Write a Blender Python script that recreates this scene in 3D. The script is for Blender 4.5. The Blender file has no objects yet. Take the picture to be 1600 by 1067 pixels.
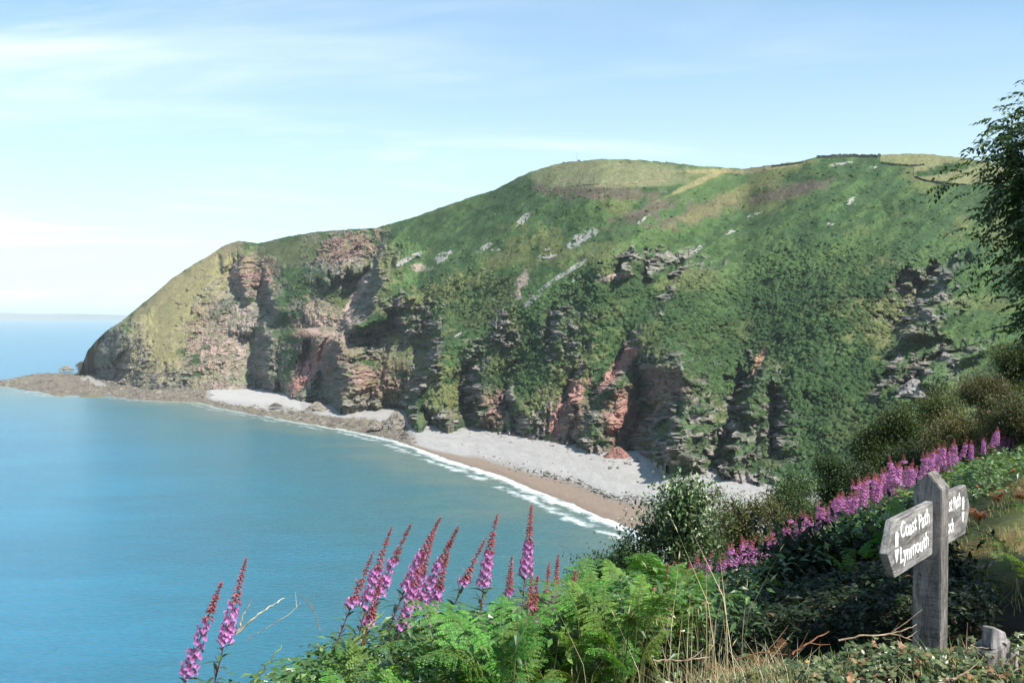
import bpy, math, random
import numpy as np
from mathutils import Vector, Matrix

# ------------------------------------------------------------------ camera, world, sun, exposure
S = bpy.context.scene
COL = S.collection
H = 115.0                      # eye height over the sea, metres
F = 1550.0                     # focal length in pixels of the 1600 px wide photograph
PITCH = math.atan(39.5 / F)
cam_d = bpy.data.cameras.new('camera'); cam = bpy.data.objects.new('camera', cam_d); COL.objects.link(cam)
cam_d.sensor_width = 36; cam_d.lens = F / 1600 * 36; cam_d.clip_start = 0.05; cam_d.clip_end = 400000
cam.location = (0, 0, H); cam.rotation_euler = (math.pi / 2 - PITCH, 0, 0)
S.camera = cam

SUN_EL = math.radians(52); SX, SY = 0.755, -0.656      # the sun stands behind the camera, to the right
SUN_DIR = Vector((SX * math.cos(SUN_EL), SY * math.cos(SUN_EL), math.sin(SUN_EL))).normalized()
sd = bpy.data.lights.new('sun', 'SUN'); sd.energy = 5.0; sd.angle = math.radians(0.53); sd.color = (1, 0.955, 0.88)
so = bpy.data.objects.new('sun', sd); COL.objects.link(so)
so.rotation_euler = SUN_DIR.to_track_quat('Z', 'Y').to_euler(); so.location = (20, -20, H + 40)

S.view_settings.view_transform = 'Standard'; S.view_settings.look = 'None'
S.view_settings.exposure = 0.82; S.view_settings.gamma = 1; S.view_settings.use_curve_mapping = False

W = bpy.data.worlds.new('World'); S.world = W; W.use_nodes = True
nt = W.node_tree; N = nt.nodes; L = nt.links; N.clear()
out = N.new('ShaderNodeOutputWorld'); bg = N.new('ShaderNodeBackground')
sky = N.new('ShaderNodeTexSky'); sky.sky_type = 'NISHITA'; sky.sun_disc = False
sky.sun_elevation = SUN_EL; sky.sun_rotation = math.atan2(SX, SY); sky.altitude = 100
sky.air_density = 1.0; sky.dust_density = 0.6; sky.ozone_density = 2.2
bg.inputs['Strength'].default_value = 0.088
tc = N.new('ShaderNodeTexCoord'); sp = N.new('ShaderNodeSeparateXYZ'); L.new(tc.outputs['Generated'], sp.inputs[0])
def wm(op, a, b=None, c=None):
    m = N.new('ShaderNodeMath'); m.operation = op
    for i, v in enumerate((a, b, c)):
        if v is None: continue
        if isinstance(v, (int, float)): m.inputs[i].default_value = v
        else: L.new(v, m.inputs[i])
    return m.outputs[0]
zz = wm('ADD', wm('MAXIMUM', sp.outputs[2], 0.0), 0.12)
cb = N.new('ShaderNodeCombineXYZ')
L.new(wm('DIVIDE', sp.outputs[0], zz), cb.inputs[0]); L.new(wm('DIVIDE', sp.outputs[1], zz), cb.inputs[1])
mp = N.new('ShaderNodeMapping'); mp.inputs['Location'].default_value = (3.4, 1.2, 0); mp.inputs['Rotation'].default_value = (0, 0, 0.35); mp.inputs['Scale'].default_value = (0.45, 1.25, 1)
L.new(cb.outputs[0], mp.inputs[0])
def wn(scale, detail, rough, dist):
    n = N.new('ShaderNodeTexNoise'); n.inputs['Scale'].default_value = scale; n.inputs['Detail'].default_value = detail
    n.inputs['Roughness'].default_value = rough; n.inputs['Distortion'].default_value = dist
    L.new(mp.outputs[0], n.inputs['Vector']); return n.outputs['Fac']
def wr(v, a, b, lo=0.0, hi=1.0):
    m = N.new('ShaderNodeMapRange'); m.interpolation_type = 'SMOOTHSTEP'
    m.inputs[1].default_value = a; m.inputs[2].default_value = b; m.inputs[3].default_value = lo; m.inputs[4].default_value = hi
    L.new(v, m.inputs[0]); return m.outputs[0]
c1 = wr(wn(0.75, 8, 0.62, 1.2), 0.47, 0.70)
c2 = wr(wn(0.30, 5, 0.55, 0.3), 0.40, 0.60)
veil = wr(sp.outputs[2], 0.0, 0.40, 0.66, 0.08)      # thin high haze, thicker towards the horizon all round
cf = wm('MINIMUM', wm('ADD', veil, wm('MULTIPLY', wm('ADD', wm('MULTIPLY', c1, c2), wm('MULTIPLY', c2, 0.10)), 0.75)), 1.0)
cmix = N.new('ShaderNodeMix'); cmix.data_type = 'RGBA'; L.new(cf, cmix.inputs['Factor'])
tint = N.new('ShaderNodeMix'); tint.data_type = 'RGBA'; tint.blend_type = 'MULTIPLY'; tint.inputs['Factor'].default_value = 1
tint.inputs['B'].default_value = (0.66, 1.10, 1.22, 1)
L.new(sky.outputs[0], tint.inputs['A'])
L.new(tint.outputs['Result'], cmix.inputs['A']); cmix.inputs['B'].default_value = (7.3, 8.15, 8.6, 1)
L.new(cmix.outputs['Result'], bg.inputs['Color']); L.new(bg.outputs[0], out.inputs['Surface'])

# ------------------------------------------------------------------ helpers
rng = np.random.default_rng(7)
random.seed(7)
CP, SP = math.cos(PITCH), math.sin(PITCH)
def ray(px, py):
    """direction through a point of the photograph with unit depth (y = 1)"""
    cx = (np.asarray(px, float) - 800) / F; cy = (533.5 - np.asarray(py, float)) / F
    y = CP + cy * SP; z = -SP + cy * CP
    return cx / y, z / y
def P(px, py, d):
    a, b = ray(px, py); return Vector((float(a) * d, d, H + float(b) * d))

def hash2(ix, iy, seed):
    h = (ix.astype(np.int64) * 374761393 + iy.astype(np.int64) * 668265263 + seed * 982451653) & 0xffffffff
    h = ((h ^ (h >> 13)) * 1274126177) & 0xffffffff
    return ((h ^ (h >> 16)) & 0xffff) / 65535.0
def vn(x, y, seed=0):
    ix = np.floor(x); iy = np.floor(y); fx = x - ix; fy = y - iy
    fx = fx * fx * fx * (fx * (fx * 6 - 15) + 10); fy = fy * fy * fy * (fy * (fy * 6 - 15) + 10)
    ix = ix.astype(np.int64); iy = iy.astype(np.int64)
    a = hash2(ix, iy, seed); b = hash2(ix + 1, iy, seed); c = hash2(ix, iy + 1, seed); d = hash2(ix + 1, iy + 1, seed)
    return (a * (1 - fx) + b * fx) * (1 - fy) + (c * (1 - fx) + d * fx) * fy
def fbm(x, y, octv=4, seed=0, gain=0.5):
    s = 0; a = 1; t = 0
    for k in range(octv):
        s = s + a * vn(x, y, seed + k * 17); t += a; a *= gain
        x, y = x * 1.93 + y * 0.41 + 3.1, y * 1.93 - x * 0.41 + 7.7
    return s / t
def ridged(x, y, octv=4, seed=0, gain=0.5):
    s = 0; a = 1; t = 0
    for k in range(octv):
        s = s + a * (1 - np.abs(2 * vn(x, y, seed + k * 29) - 1)); t += a; a *= gain
        x, y = x * 1.95 + y * 0.35 + 5.1, y * 1.95 - x * 0.35 + 1.7
    return s / t
def sstep(a, b, x):
    t = np.clip((x - a) / (b - a), 0, 1); return t * t * (3 - 2 * t)
def spline(xs, pts):
    """smooth monotone-ish interpolation"""
    p = np.array(pts, float); f = np.interp(xs, p[:, 0], p[:, 1])
    return f

def mesh_np(name, V, quads=None, tris=None, cols=None, mats=(), smooth=False, matidx=None):
    me = bpy.data.meshes.new(name)
    V = np.asarray(V, np.float32).reshape(-1, 3)
    loops = []; sizes = []
    if quads is not None and len(quads): loops.append(np.asarray(quads).reshape(-1)); sizes.append(np.full(len(quads), 4))
    if tris is not None and len(tris): loops.append(np.asarray(tris).reshape(-1)); sizes.append(np.full(len(tris), 3))
    loops = np.concatenate(loops).astype(np.int32); sizes = np.concatenate(sizes).astype(np.int32)
    me.vertices.add(len(V)); me.vertices.foreach_set('co', V.ravel())
    me.loops.add(len(loops)); me.loops.foreach_set('vertex_index', loops)
    me.polygons.add(len(sizes))
    st = np.zeros(len(sizes), np.int32); st[1:] = np.cumsum(sizes)[:-1]
    me.polygons.foreach_set('loop_start', st)
    if cols is not None:
        c = np.ones((len(V), 4), np.float32); c[:, :3] = cols
        at = me.color_attributes.new('Col', 'FLOAT_COLOR', 'POINT'); at.data.foreach_set('color', c.ravel())
    for m in mats: me.materials.append(m)
    if matidx is not None: me.polygons.foreach_set('material_index', np.asarray(matidx, np.int32))
    me.update(calc_edges=True)
    me.polygons.foreach_set('use_smooth', np.full(len(sizes), bool(smooth)))
    me.validate()
    return me

def link(name, me, parent=None, loc=None, label=None, cat=None, group=None, kind=None):
    o = bpy.data.objects.new(name, me); COL.objects.link(o)
    if parent is not None: o.parent = parent
    if loc is not None: o.location = loc
    if label: o['label'] = label
    if cat: o['category'] = cat
    if group: o['group'] = group
    if kind: o['kind'] = kind
    return o
def thing(name, label, cat, loc=(0, 0, 0), rotz=0, group=None):
    o = link(name, None, None, loc, label, cat, group); o.rotation_euler = (0, 0, rotz); o.empty_display_size = 0.1
    return o

class MB:
    """collects vertices / quads / tris / colours"""
    def __init__(s): s.V = []; s.Q = []; s.T = []; s.C = []; s.n = 0
    def add(s, V, Q=None, T=None, C=(1, 1, 1)):
        V = np.asarray(V, float).reshape(-1, 3)
        s.V.append(V)
        if Q is not None and len(Q): s.Q.append(np.asarray(Q) + s.n)
        if T is not None and len(T): s.T.append(np.asarray(T) + s.n)
        c = np.asarray(C, float)
        if c.ndim == 1: c = np.tile(c, (len(V), 1))
        s.C.append(c); s.n += len(V)
    def mesh(s, name, mats, smooth=False):
        return mesh_np(name, np.concatenate(s.V), np.concatenate(s.Q) if s.Q else None, np.concatenate(s.T) if s.T else None,
                       np.concatenate(s.C), mats, smooth)
def tube(mb, pts, radii, sides=6, col=(1, 1, 1), cap=True):
    pts = np.asarray(pts, float); n = len(pts)
    t = np.gradient(pts, axis=0); t /= np.linalg.norm(t, axis=1)[:, None] + 1e-9
    ref = np.array([0.13, 0.97, 0.21]) if abs(t[0, 1]) < 0.8 else np.array([0.97, 0.1, 0.2])
    u = np.cross(t, ref); u /= np.linalg.norm(u, axis=1)[:, None]; w = np.cross(t, u)
    a = np.linspace(0, 2 * np.pi, sides, endpoint=False)
    r = np.asarray(radii, float)[:, None, None]
    V = pts[:, None, :] + r * (np.cos(a)[None, :, None] * u[:, None, :] + np.sin(a)[None, :, None] * w[:, None, :])
    V = V.reshape(-1, 3); Q = []
    i = np.arange(n - 1)[:, None] * sides; k = np.arange(sides)[None, :]; k2 = (k + 1) % sides
    Q = np.stack([i + k, i + k2, i + sides + k2, i + sides + k], -1).reshape(-1, 4)
    T = None
    if cap:
        V = np.vstack([V, pts[-1] + t[-1] * radii[-1] * 0.3]); e = (n - 1) * sides
        T = [[e + j, e + (j + 1) % sides, len(V) - 1] for j in range(sides)]
    mb.add(V, Q, T, col)
def box(mb, lo, hi, col=(1, 1, 1)):
    x0, y0, z0 = lo; x1, y1, z1 = hi
    V = [(x0, y0, z0), (x1, y0, z0), (x1, y1, z0), (x0, y1, z0), (x0, y0, z1), (x1, y0, z1), (x1, y1, z1), (x0, y1, z1)]
    mb.add(V, [(0, 3, 2, 1), (4, 5, 6, 7), (0, 1, 5, 4), (1, 2, 6, 5), (2, 3, 7, 6), (3, 0, 4, 7)], None, col)

def leaves(mb, pos, direc, length, width, cols, fold=0.25, droop=0.15, normal=None):
    """vectorised folded lance leaves: two quads-ish (4 tris) each"""
    n = len(pos); pos = np.asarray(pos, float); d = np.asarray(direc, float)
    d = d / (np.linalg.norm(d, axis=1)[:, None] + 1e-9)
    if normal is None: normal = np.tile(np.array([0, 0, 1.0]), (n, 1)) + rng.normal(0, 0.35, (n, 3))
    s = np.cross(d, normal); s /= np.linalg.norm(s, axis=1)[:, None] + 1e-9
    nn = np.cross(s, d)
    Lh = np.asarray(length)[:, None] if np.ndim(length) else np.full((n, 1), length)
    Wd = np.asarray(width)[:, None] if np.ndim(width) else np.full((n, 1), width)
    base = pos; tip = pos + d * Lh - nn * Lh * droop
    m = pos + d * Lh * 0.45 - nn * Lh * droop * 0.1
    lf = m + s * Wd * 0.5 + nn * Wd * fold; rt = m - s * Wd * 0.5 + nn * Wd * fold
    V = np.stack([base, lf, tip, rt, m], 1).reshape(-1, 3)
    i = np.arange(n)[:, None] * 5
    T = np.concatenate([i + np.array([[0, 4, 1]]), i + np.array([[1, 4, 2]]), i + np.array([[0, 3, 4]]), i + np.array([[3, 2, 4]])])
    mb.add(V, None, T, np.repeat(cols, 5, axis=0))

# ------------------------------------------------------------------ materials
def newmat(name):
    m = bpy.data.materials.new(name); m.use_nodes = True
    nt = m.node_tree; nt.nodes.clear()
    return m, nt.nodes, nt.links
class G:
    def __init__(s, name):
        s.m, s.N, s.L = newmat(name)
        s.out = s.N.new('ShaderNodeOutputMaterial')
        s.tc = None
    def put(s, sock, v):
        if v is None: return
        if hasattr(v, 'is_linked') or hasattr(v, 'links'): s.L.new(v, sock)
        elif isinstance(v, (tuple, list)) and len(v) == 3 and sock.type == 'RGBA': sock.default_value = (*v, 1)
        else: sock.default_value = v
    def coord(s, which='Object'):
        if s.tc is None: s.tc = s.N.new('ShaderNodeTexCoord')
        return s.tc.outputs[which]
    def attr(s, name='Col', out='Color'):
        a = s.N.new('ShaderNodeAttribute'); a.attribute_name = name; return a.outputs[out]
    def math(s, op, a, b=None, c=None, clamp=False):
        m = s.N.new('ShaderNodeMath'); m.operation = op; m.use_clamp = clamp
        for i, v in enumerate((a, b, c)): s.put(m.inputs[i], v) if v is not None else None
        return m.outputs[0]
    def noise(s, scale, detail=4, rough=0.55, dist=0, vec=None, sc=None):
        n = s.N.new('ShaderNodeTexNoise'); n.inputs['Scale'].default_value = scale; n.inputs['Detail'].default_value = detail
        n.inputs['Roughness'].default_value = rough; n.inputs['Distortion'].default_value = dist
        v = vec if vec is not None else s.coord()
        if sc is not None:
            mp = s.N.new('ShaderNodeMapping'); mp.inputs['Scale'].default_value = sc; s.L.new(v, mp.inputs[0]); v = mp.outputs[0]
        s.L.new(v, n.inputs['Vector']); return n.outputs['Fac']
    def ramp(s, v, a, b, lo=0.0, hi=1.0):
        m = s.N.new('ShaderNodeMapRange'); m.interpolation_type = 'SMOOTHSTEP'
        for i, x in zip((1, 2, 3, 4), (a, b, lo, hi)): m.inputs[i].default_value = x
        s.L.new(v, m.inputs[0]); return m.outputs[0]
    def mix(s, f, a, b, mode='MIX'):
        m = s.N.new('ShaderNodeMix'); m.data_type = 'RGBA'; m.blend_type = mode
        s.put(m.inputs['Factor'], f); s.put(m.inputs['A'], a); s.put(m.inputs['B'], b); return m.outputs['Result']
    def scale(s, col, f):
        c = s.N.new('ShaderNodeVectorMath'); c.operation = 'SCALE'; s.L.new(col, c.inputs[0]); s.put(c.inputs['Scale'], f); return c.outputs[0]
    def bump(s, h, strength=0.5, dist=0.1):
        b = s.N.new('ShaderNodeBump'); b.inputs['Strength'].default_value = strength; b.inputs['Distance'].default_value = dist
        s.L.new(h, b.inputs['Height']); return b.outputs[0]
    def bsdf(s, col, rough=0.8, spec=0.3, normal=None, link=True):
        p = s.N.new('ShaderNodeBsdfPrincipled'); s.put(p.inputs['Base Color'], col); s.put(p.inputs['Roughness'], rough)
        s.put(p.inputs['Specular IOR Level'], spec)
        if normal is not None: s.L.new(normal, p.inputs['Normal'])
        if link: s.L.new(p.outputs[0], s.out.inputs['Surface'])
        return p.outputs[0]
def leafmat(name, rough=0.5, spec=0.35, trans=0.3, tint=(1, 1, 1), vary=0.25):
    g = G(name)
    oi = g.N.new('ShaderNodeObjectInfo')
    f = g.math('MULTIPLY_ADD', oi.outputs['Random'], vary, 1 - vary / 2)
    c = g.mix(1.0, g.attr(), tint, 'MULTIPLY'); c = g.scale(c, f)
    n = g.noise(60, 2, vec=g.coord()); c = g.scale(c, g.math('MULTIPLY_ADD', n, 0.5, 0.75))
    p = g.bsdf(c, rough, spec, link=False)
    t = g.N.new('ShaderNodeBsdfTranslucent'); tcx = g.mix(1.0, c, (1.35, 1.3, 0.55), 'MULTIPLY'); g.L.new(tcx, t.inputs['Color'])
    mx = g.N.new('ShaderNodeMixShader'); mx.inputs[0].default_value = trans
    g.L.new(p, mx.inputs[1]); g.L.new(t.outputs[0], mx.inputs[2]); g.L.new(mx.outputs[0], g.out.inputs['Surface'])
    return g.m
M_leaf = leafmat('foliage')
M_gloss = leafmat('glossy_foliage', 0.38, 0.5, 0.2)
M_petal = leafmat('petals', 0.6, 0.2, 0.35, vary=0.2)
M_fern = leafmat('bracken', 0.55, 0.3, 0.3)
def barkmat():
    g = G('bark'); n = g.noise(9, 6, 0.65, 0.3, sc=(1, 1, 0.25))
    c = g.mix(g.ramp(n, 0.35, 0.7), (0.055, 0.042, 0.03), (0.17, 0.145, 0.115)); c = g.mix(1.0, c, g.attr(), 'MULTIPLY')
    g.bsdf(c, 0.9, 0.2, g.bump(n, 0.8, 0.02)); return g.m
M_bark = barkmat()
def stemmat():
    g = G('stem'); g.bsdf(g.attr(), 0.6, 0.3); return g.m
M_stem = stemmat()

# ------------------------------------------------------------------ THE HEADLAND
SKY = [(-60, 600), (60, 582), (110, 571), (130, 566), (137, 548), (150, 532), (165, 518), (190, 501), (215, 481), (240, 460), (270, 434), (300, 414), (330, 397),
       (352, 383), (372, 376), (388, 378), (403, 381), (430, 374), (460, 368), (500, 362), (550, 358), (590, 356), (610, 349), (650, 338),
       (700, 320), (740, 307), (770, 298), (800, 282), (830, 268), (860, 259), (890, 253), (940, 249), (1000, 250), (1050, 255), (1100, 260),
       (1160, 264), (1200, 259), (1250, 252), (1275, 246), (1300, 243), (1350, 244), (1400, 241), (1440, 240), (1500, 246), (1600, 262), (1800, 300), (2300, 330)]
SKYD = [(-60, 1800), (130, 1800), (190, 1830), (300, 1850), (370, 1840), (405, 1780), (500, 1640), (600, 1520), (700, 1400), (800, 1300), (940, 1200), (1000, 1200),
        (1160, 1330), (1200, 1250), (1275, 1170), (1450, 1120), (1600, 1040), (1800, 900), (2300, 700)]
BASE = [(-60, 606), (120, 580), (131, 574), (141, 580), (175, 596), (215, 606), (250, 610), (281, 608), (328, 608), (394, 609), (437, 610), (455, 622), (480, 632), (506, 636),
        (537, 638), (581, 638), (634, 644), (637, 655), (650, 668), (706, 668), (743, 668), (800, 680), (840, 685), (880, 693), (921, 703), (957, 717), (1001, 712),
        (1020, 726), (1058, 731), (1118, 743), (1200, 756), (1300, 772), (1450, 800), (1700, 860), (2300, 960)]
WATER = [(-60, 603), (0, 603), (47, 610), (87, 618), (175, 620), (231, 626), (312, 629), (344, 637), (391, 646), (453, 657), (500, 665), (560, 675), (600, 683), (652, 700),
         (705, 719), (784, 743), (836, 766), (889, 785), (941, 808), (967, 817), (1050, 852), (1150, 900), (1300, 960), (1600, 1080), (2000, 1200)]
# sea depth to a photo column/row on the plane z
def depth_at(px, py, z=0.0):
    _, b = ray(px, py); return (z - H) / b
# features: list of (rows: (py, px_centre), wall width px, step m, reach left px, reach right px)
WALLS = [
    ([(400, 372), (430, 368), (465, 383)], 16, 46, 40, 22), ([(440, 412), (465, 418), (488, 428)], 20, 44, 24, 30),
    ([(512, 402), (545, 408), (606, 418)], 20, 52, 60, 30), ([(515, 176), (535, 172), (566, 148)], 30, 60, 20, 60),
    ([(540, 208), (565, 200), (600, 186)], 12, 26, 20, 26), ([(585, 218), (606, 212)], 10, 20, 12, 20),
    ([(585, 262), (606, 258)], 9, 16, 20, 30), ([(370, 601), (405, 590)], 9, 30, 60, 30),
    ([(415, 588), (450, 578), (475, 572), (512, 545)], 30, 88, 120, 70), ([(535, 492), (560, 488)], 10, 22, 30, 14),
    ([(535, 512), (568, 518), (600, 524), (634, 522)], 40, 75, 50, 60), ([(600, 590), (632, 580)], 14, 24, 30, 20),
    ([(525, 682), (568, 670), (600, 655), (650, 634)], 20, 62, 50, 60), ([(474, 618), (490, 622), (518, 634)], 24, 30, 24, 34),
    ([(640, 676), (667, 690)], 34, 42, 16, 22), ([(575, 742), (610, 738), (655, 744)], 22, 34, 24, 30), ([(600, 795), (640, 800)], 12, 20, 24, 30),
    ([(650, 815), (680, 818)], 14, 18, 20, 20), ([(480, 868), (510, 872), (540, 862)], 12, 16, 20, 34),
    ([(575, 905), (600, 900), (625, 893)], 12, 20, 24, 30), ([(510, 995), (545, 985), (590, 965), (620, 930)], 16, 26, 30, 50),
    ([(640, 890), (680, 880)], 12, 16, 20, 30), ([(655, 912), (698, 908)], 26, 24, 22, 20),
    ([(398, 980), (425, 974)], 16, 26, 14, 24), ([(396, 1022), (430, 1012)], 16, 26, 12, 24), ([(404, 1066), (432, 1056)], 14, 22, 12, 24),
    ([(450, 1050), (490, 1030)], 14, 14, 40, 40),
    ([(575, 1030), (600, 1040), (640, 1042), (705, 1020)], 70, 105, 55, 55), ([(585, 1105), (620, 1098), (650, 1085)], 14, 22, 20, 16),
    ([(580, 1182), (610, 1172), (650, 1156)], 30, 42, 40, 26), ([(672, 1145), (700, 1142), (735, 1128)], 22, 34, 26, 28),
    ([(600, 1215), (640, 1222), (700, 1215)], 14, 26, 16, 50),
    ([(415, 1480), (440, 1462), (480, 1442), (522, 1414)], 40, 42, 90, 70), ([(420, 1426), (445, 1412)], 16, 20, 20, 20),
    ([(548, 1490), (575, 1450), (600, 1425)], 24, 26, 40, 60), ([(575, 1400), (620, 1362)], 18, 20, 30, 30),
    ([(535, 1540), (560, 1500)], 20, 24, 30, 40),
    # broad ridges of the hillside
    ([(262, 1175), (300, 1110), (350, 1000), (400, 900), (470, 790), (540, 700)], 60, 34, 150, 120),
    ([(380, 1130), (450, 1075), (520, 1010), (600, 950)], 70, 34, 90, 110),
    ([(340, 1420), (440, 1300), (540, 1235), (600, 1200)], 80, 26, 120, 130),
]
UC = 1180; UR = 470
pxs = np.concatenate([np.linspace(122, 1640, UC), np.linspace(1650, 2300, 50)])
py_s = spline(pxs, SKY) + (fbm(pxs / 9.0, pxs * 0, 3, 5) - 0.5) * 2.2
py_b = spline(pxs, BASE); py_b = np.maximum(py_b, py_s + 6)
d_s = spline(pxs, SKYD)
k = np.ones(31) / 31; d_s = np.convolve(np.pad(d_s, 15, 'edge'), k, 'valid')
zb = np.interp(pxs, [-60, 100, 250, 330, 640, 1100, 1600], [1.5, 3, 4, 5, 6, 7, 10])
d_b = depth_at(pxs, py_b, zb)
t = np.linspace(0, 1, UR)
kk = np.ones(71) / 71; sm = lambda a: np.convolve(np.pad(a, 35, 'edge'), kk, 'valid')
d_bs = sm(d_b); py_bs = sm(py_b); py_ss = spline(pxs, SKY)
TT, XX = np.meshgrid(t, pxs)                     # [col,row]
YY = py_b[:, None] + (py_s - py_b)[:, None] * TT
TE = np.clip((py_bs[:, None] - YY) / (py_bs - py_ss)[:, None], -.05, 1.02); ff = 0.62 * TE + 0.38 * TE ** 3
# the cliff foot is steeper than the hill above
DD = d_bs[:, None] + (d_s - d_bs)[:, None] * ff
DD = DD + (d_b[:, None] - DD[:, :1]) * np.exp(-np.clip(py_b[:, None] - YY, 0, 400) / 22)
wallmask = np.zeros_like(DD)
warp = (fbm(XX / 26, YY / 26, 4, 3) - 0.5) * 26; warpy = (fbm(XX / 16, YY / 30, 4, 4) - .5) * 50
for pts, w, step, RL, RR in WALLS:
    w_0 = w
    p = np.array(pts, float); y0, y1 = p[0, 0], p[-1, 0]
    xc = np.interp(YY, p[:, 0], p[:, 1]); big_ = (y1 - y0) >= 120
    Yw = YY + (warpy if not big_ else 0) + (XX - xc) * (.35 if not big_ else 0); fr_ = np.clip((Yw - y0 + 8) / (y1 - y0 + 16), 0, 1)
    w = w * (1 if big_ else .35 + .65 * np.sin(math.pi * (.12 + .76 * fr_)) ** .8)
    fade = 14 if (y1 - y0) < 120 else 50
    env = sstep(y0 - fade, y0 + 10, Yw) * (1 - sstep(y1 - 2, y1 + fade, YY))
    s = XX + warp * np.minimum(1, w / 20.0) - xc
    f = np.where(s < -w / 2, 0.5 * sstep(-w / 2 - RL, -w / 2, s), np.where(s > w / 2, -0.5 * (1 - sstep(w / 2, w / 2 + RR, s)),
                 0.5 - np.clip((s + w / 2) / w, 0, 1)))
    side = np.clip((XX - 60) / 60, 0, 1)
    DD = DD + f * step * env * side * (1.9 if 28 <= w_0 <= 44 else 1.35)
    if w_0 < 60 or step > 60: wallmask = np.maximum(wallmask, env * (np.abs(s) < w / 2 + 2))
# colour zones -----------------------------------------------------
nz1 = fbm(XX / 14, YY / 9, 5, 11); nz2 = fbm(XX / 5, YY / 4, 4, 21); nz3 = fbm(XX / 60, YY / 40, 4, 31)
diag = fbm((XX * 0.82 - YY * 0.57) / 70, (XX * 0.57 + YY * 0.82) / 10, 5, 41)     # streaks that run down the fall line
def blob(cx, cy, rx, ry, rot=0, rough=0.9, soft=0.35):
    a = math.radians(rot); dx = XX - cx; dy = YY - cy
    u = (dx * math.cos(a) + dy * math.sin(a)) / rx; v = (-dx * math.sin(a) + dy * math.cos(a)) / ry
    d = np.sqrt(u * u + v * v) + (nz1 - 0.5) * rough * 1.6 + (nz2 - 0.5) * rough * 0.9
    return 1 - sstep(1 - soft, 1 + soft, d)
def many(lst, **kw):
    m = np.zeros_like(XX)
    for b in lst: m = np.maximum(m, blob(*b, **kw))
    return m
green = np.array([0.044, 0.080, 0.034]); bright = np.array([0.074, 0.124, 0.042]); dark = np.array([0.026, 0.052, 0.019])
olive = np.array([0.155, 0.155, 0.062]); ochre = np.array([0.27, 0.235, 0.12]); heather = np.array([0.105, 0.075, 0.065])
grey = np.array([0.225, 0.20, 0.18]); red = np.array([0.27, 0.15, 0.125]); pink = np.array([0.35, 0.27, 0.225]); scree = np.array([0.44, 0.41, 0.39])
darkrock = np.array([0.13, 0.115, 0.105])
C = np.empty(XX.shape + (3,)); C[:] = green
def paint(mask, col):
    global C
    C = C * (1 - mask[..., None]) + np.asarray(col) * mask[..., None]
paint(sstep(0.45, 0.62, diag) * 0.75, bright); paint(sstep(0.50, 0.66, nz1) * 0.6, dark); paint(sstep(0.52, 0.7, nz3) * 0.45, olive)
paint(many([(640, 378, 45, 20, -35), (760, 420, 120, 26, -35), (1060, 345, 130, 40, -30), (1510, 540, 110, 26, -28), (860, 455, 70, 22, -35), (1150, 440, 90, 20, -35),
            (1300, 400, 130, 26, -20)]) * 0.65, bright)
paint(many([(1180, 500, 180, 60, -25), (1320, 640, 110, 90), (750, 480, 80, 40, -20), (830, 570, 70, 60), (940, 470, 70, 30, -30), (1040, 500, 70, 60), (1350, 480, 80, 50, -30),
            (500, 455, 45, 26), (445, 505, 16, 40), (560, 545, 40, 20, -30), (900, 640, 50, 40)], rough=1.4) * (0.35 + 0.5 * sstep(.4, .6, nz2)), dark)
paint(many([(930, 300, 95, 12, 3), (1100, 328, 90, 14, -20), (1010, 330, 60, 10, -20), (1230, 300, 80, 10, -15), (960, 300, 40, 8)], rough=1.2) * 0.7, heather)
paint(many([(470, 392, 70, 26, -8)]) * 0.7, np.array([0.10, 0.105, 0.05])); paint(many([(330, 410, 110, 11, -38), (250, 460, 60, 8, -42)]) * 0.75, heather * 1.25)
paint(many([(265, 500, 100, 48, -52), (310, 450, 90, 34, -42), (245, 560, 42, 44)], rough=.5) * 0.85, np.array([0.235, 0.205, 0.10]))
paint(many([(690, 610, 34, 44, -50), (1390, 500, 60, 34, -20), (790, 400, 70, 14, -30), (620, 560, 60, 40), (700, 450, 60, 16, -20), (880, 600, 80, 20, -45), (570, 410, 40, 40)], rough=1.6) * 0.6, olive)
top = blob(955, 272, 125, 24, 2, rough=.35) * (1 - sstep(292, 297, YY + (XX - 950) * 0.045))
paint(top * 0.85, np.array([0.155, 0.155, 0.085]))
paint(many([(1195, 263, 60, 4, -8), (1245, 256, 22, 3, -10), (1090, 285, 60, 4, -25), (1120, 268, 60, 3)], rough=.6) * 0.9, ochre * .75)
paint(many([(1160, 300, 120, 10, -25)], rough=1.5) * .5, olive)
field = ((XX > 1376) & (YY < 252 + (XX - 1376) * 0.13) & (XX < 1640)) | ((XX > 1428) & (YY < 278 + np.clip((XX - 1428) * .13, 0, 10)))
paint(field * 0.95, np.array([0.165, 0.165, 0.08])); paint(field * many([(1480, 264, 34, 8, -10), (1440, 272, 16, 4)], rough=1.2), dark * 1.3)
# rock
rock = many([(395, 440, 42, 36), (360, 530, 66, 84, 20), (410, 560, 36, 50), (180, 550, 56, 42), (240, 590, 80, 18), (215, 575, 34, 32), (545, 400, 56, 46, -20), (505, 520, 42, 58, -50),
             (480, 580, 24, 44), (575, 602, 76, 38), (640, 500, 44, 34), (662, 560, 24, 60), (880, 525, 34, 44), (775, 640, 26, 34), (890, 650, 34, 44, -60), (700, 655, 60, 18), (975, 655, 50, 66), (1040, 650, 74, 76),
             (1130, 680, 105, 62), (1185, 610, 40, 48), (1025, 405, 70, 18), (1440, 468, 60, 46, -30), (1455, 572, 64, 26, -20), (1405, 575, 16, 40), (745, 600, 26, 60), (820, 660, 60, 22),
             (850, 665, 40, 20), (600, 540, 40, 24), (790, 520, 20, 40)], rough=1.2)
rock = np.maximum(rock * (.5 + .5 * sstep(.38, .5, nz1)), wallmask * 0.8)
rock = np.clip(rock, 0, 1)
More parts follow.
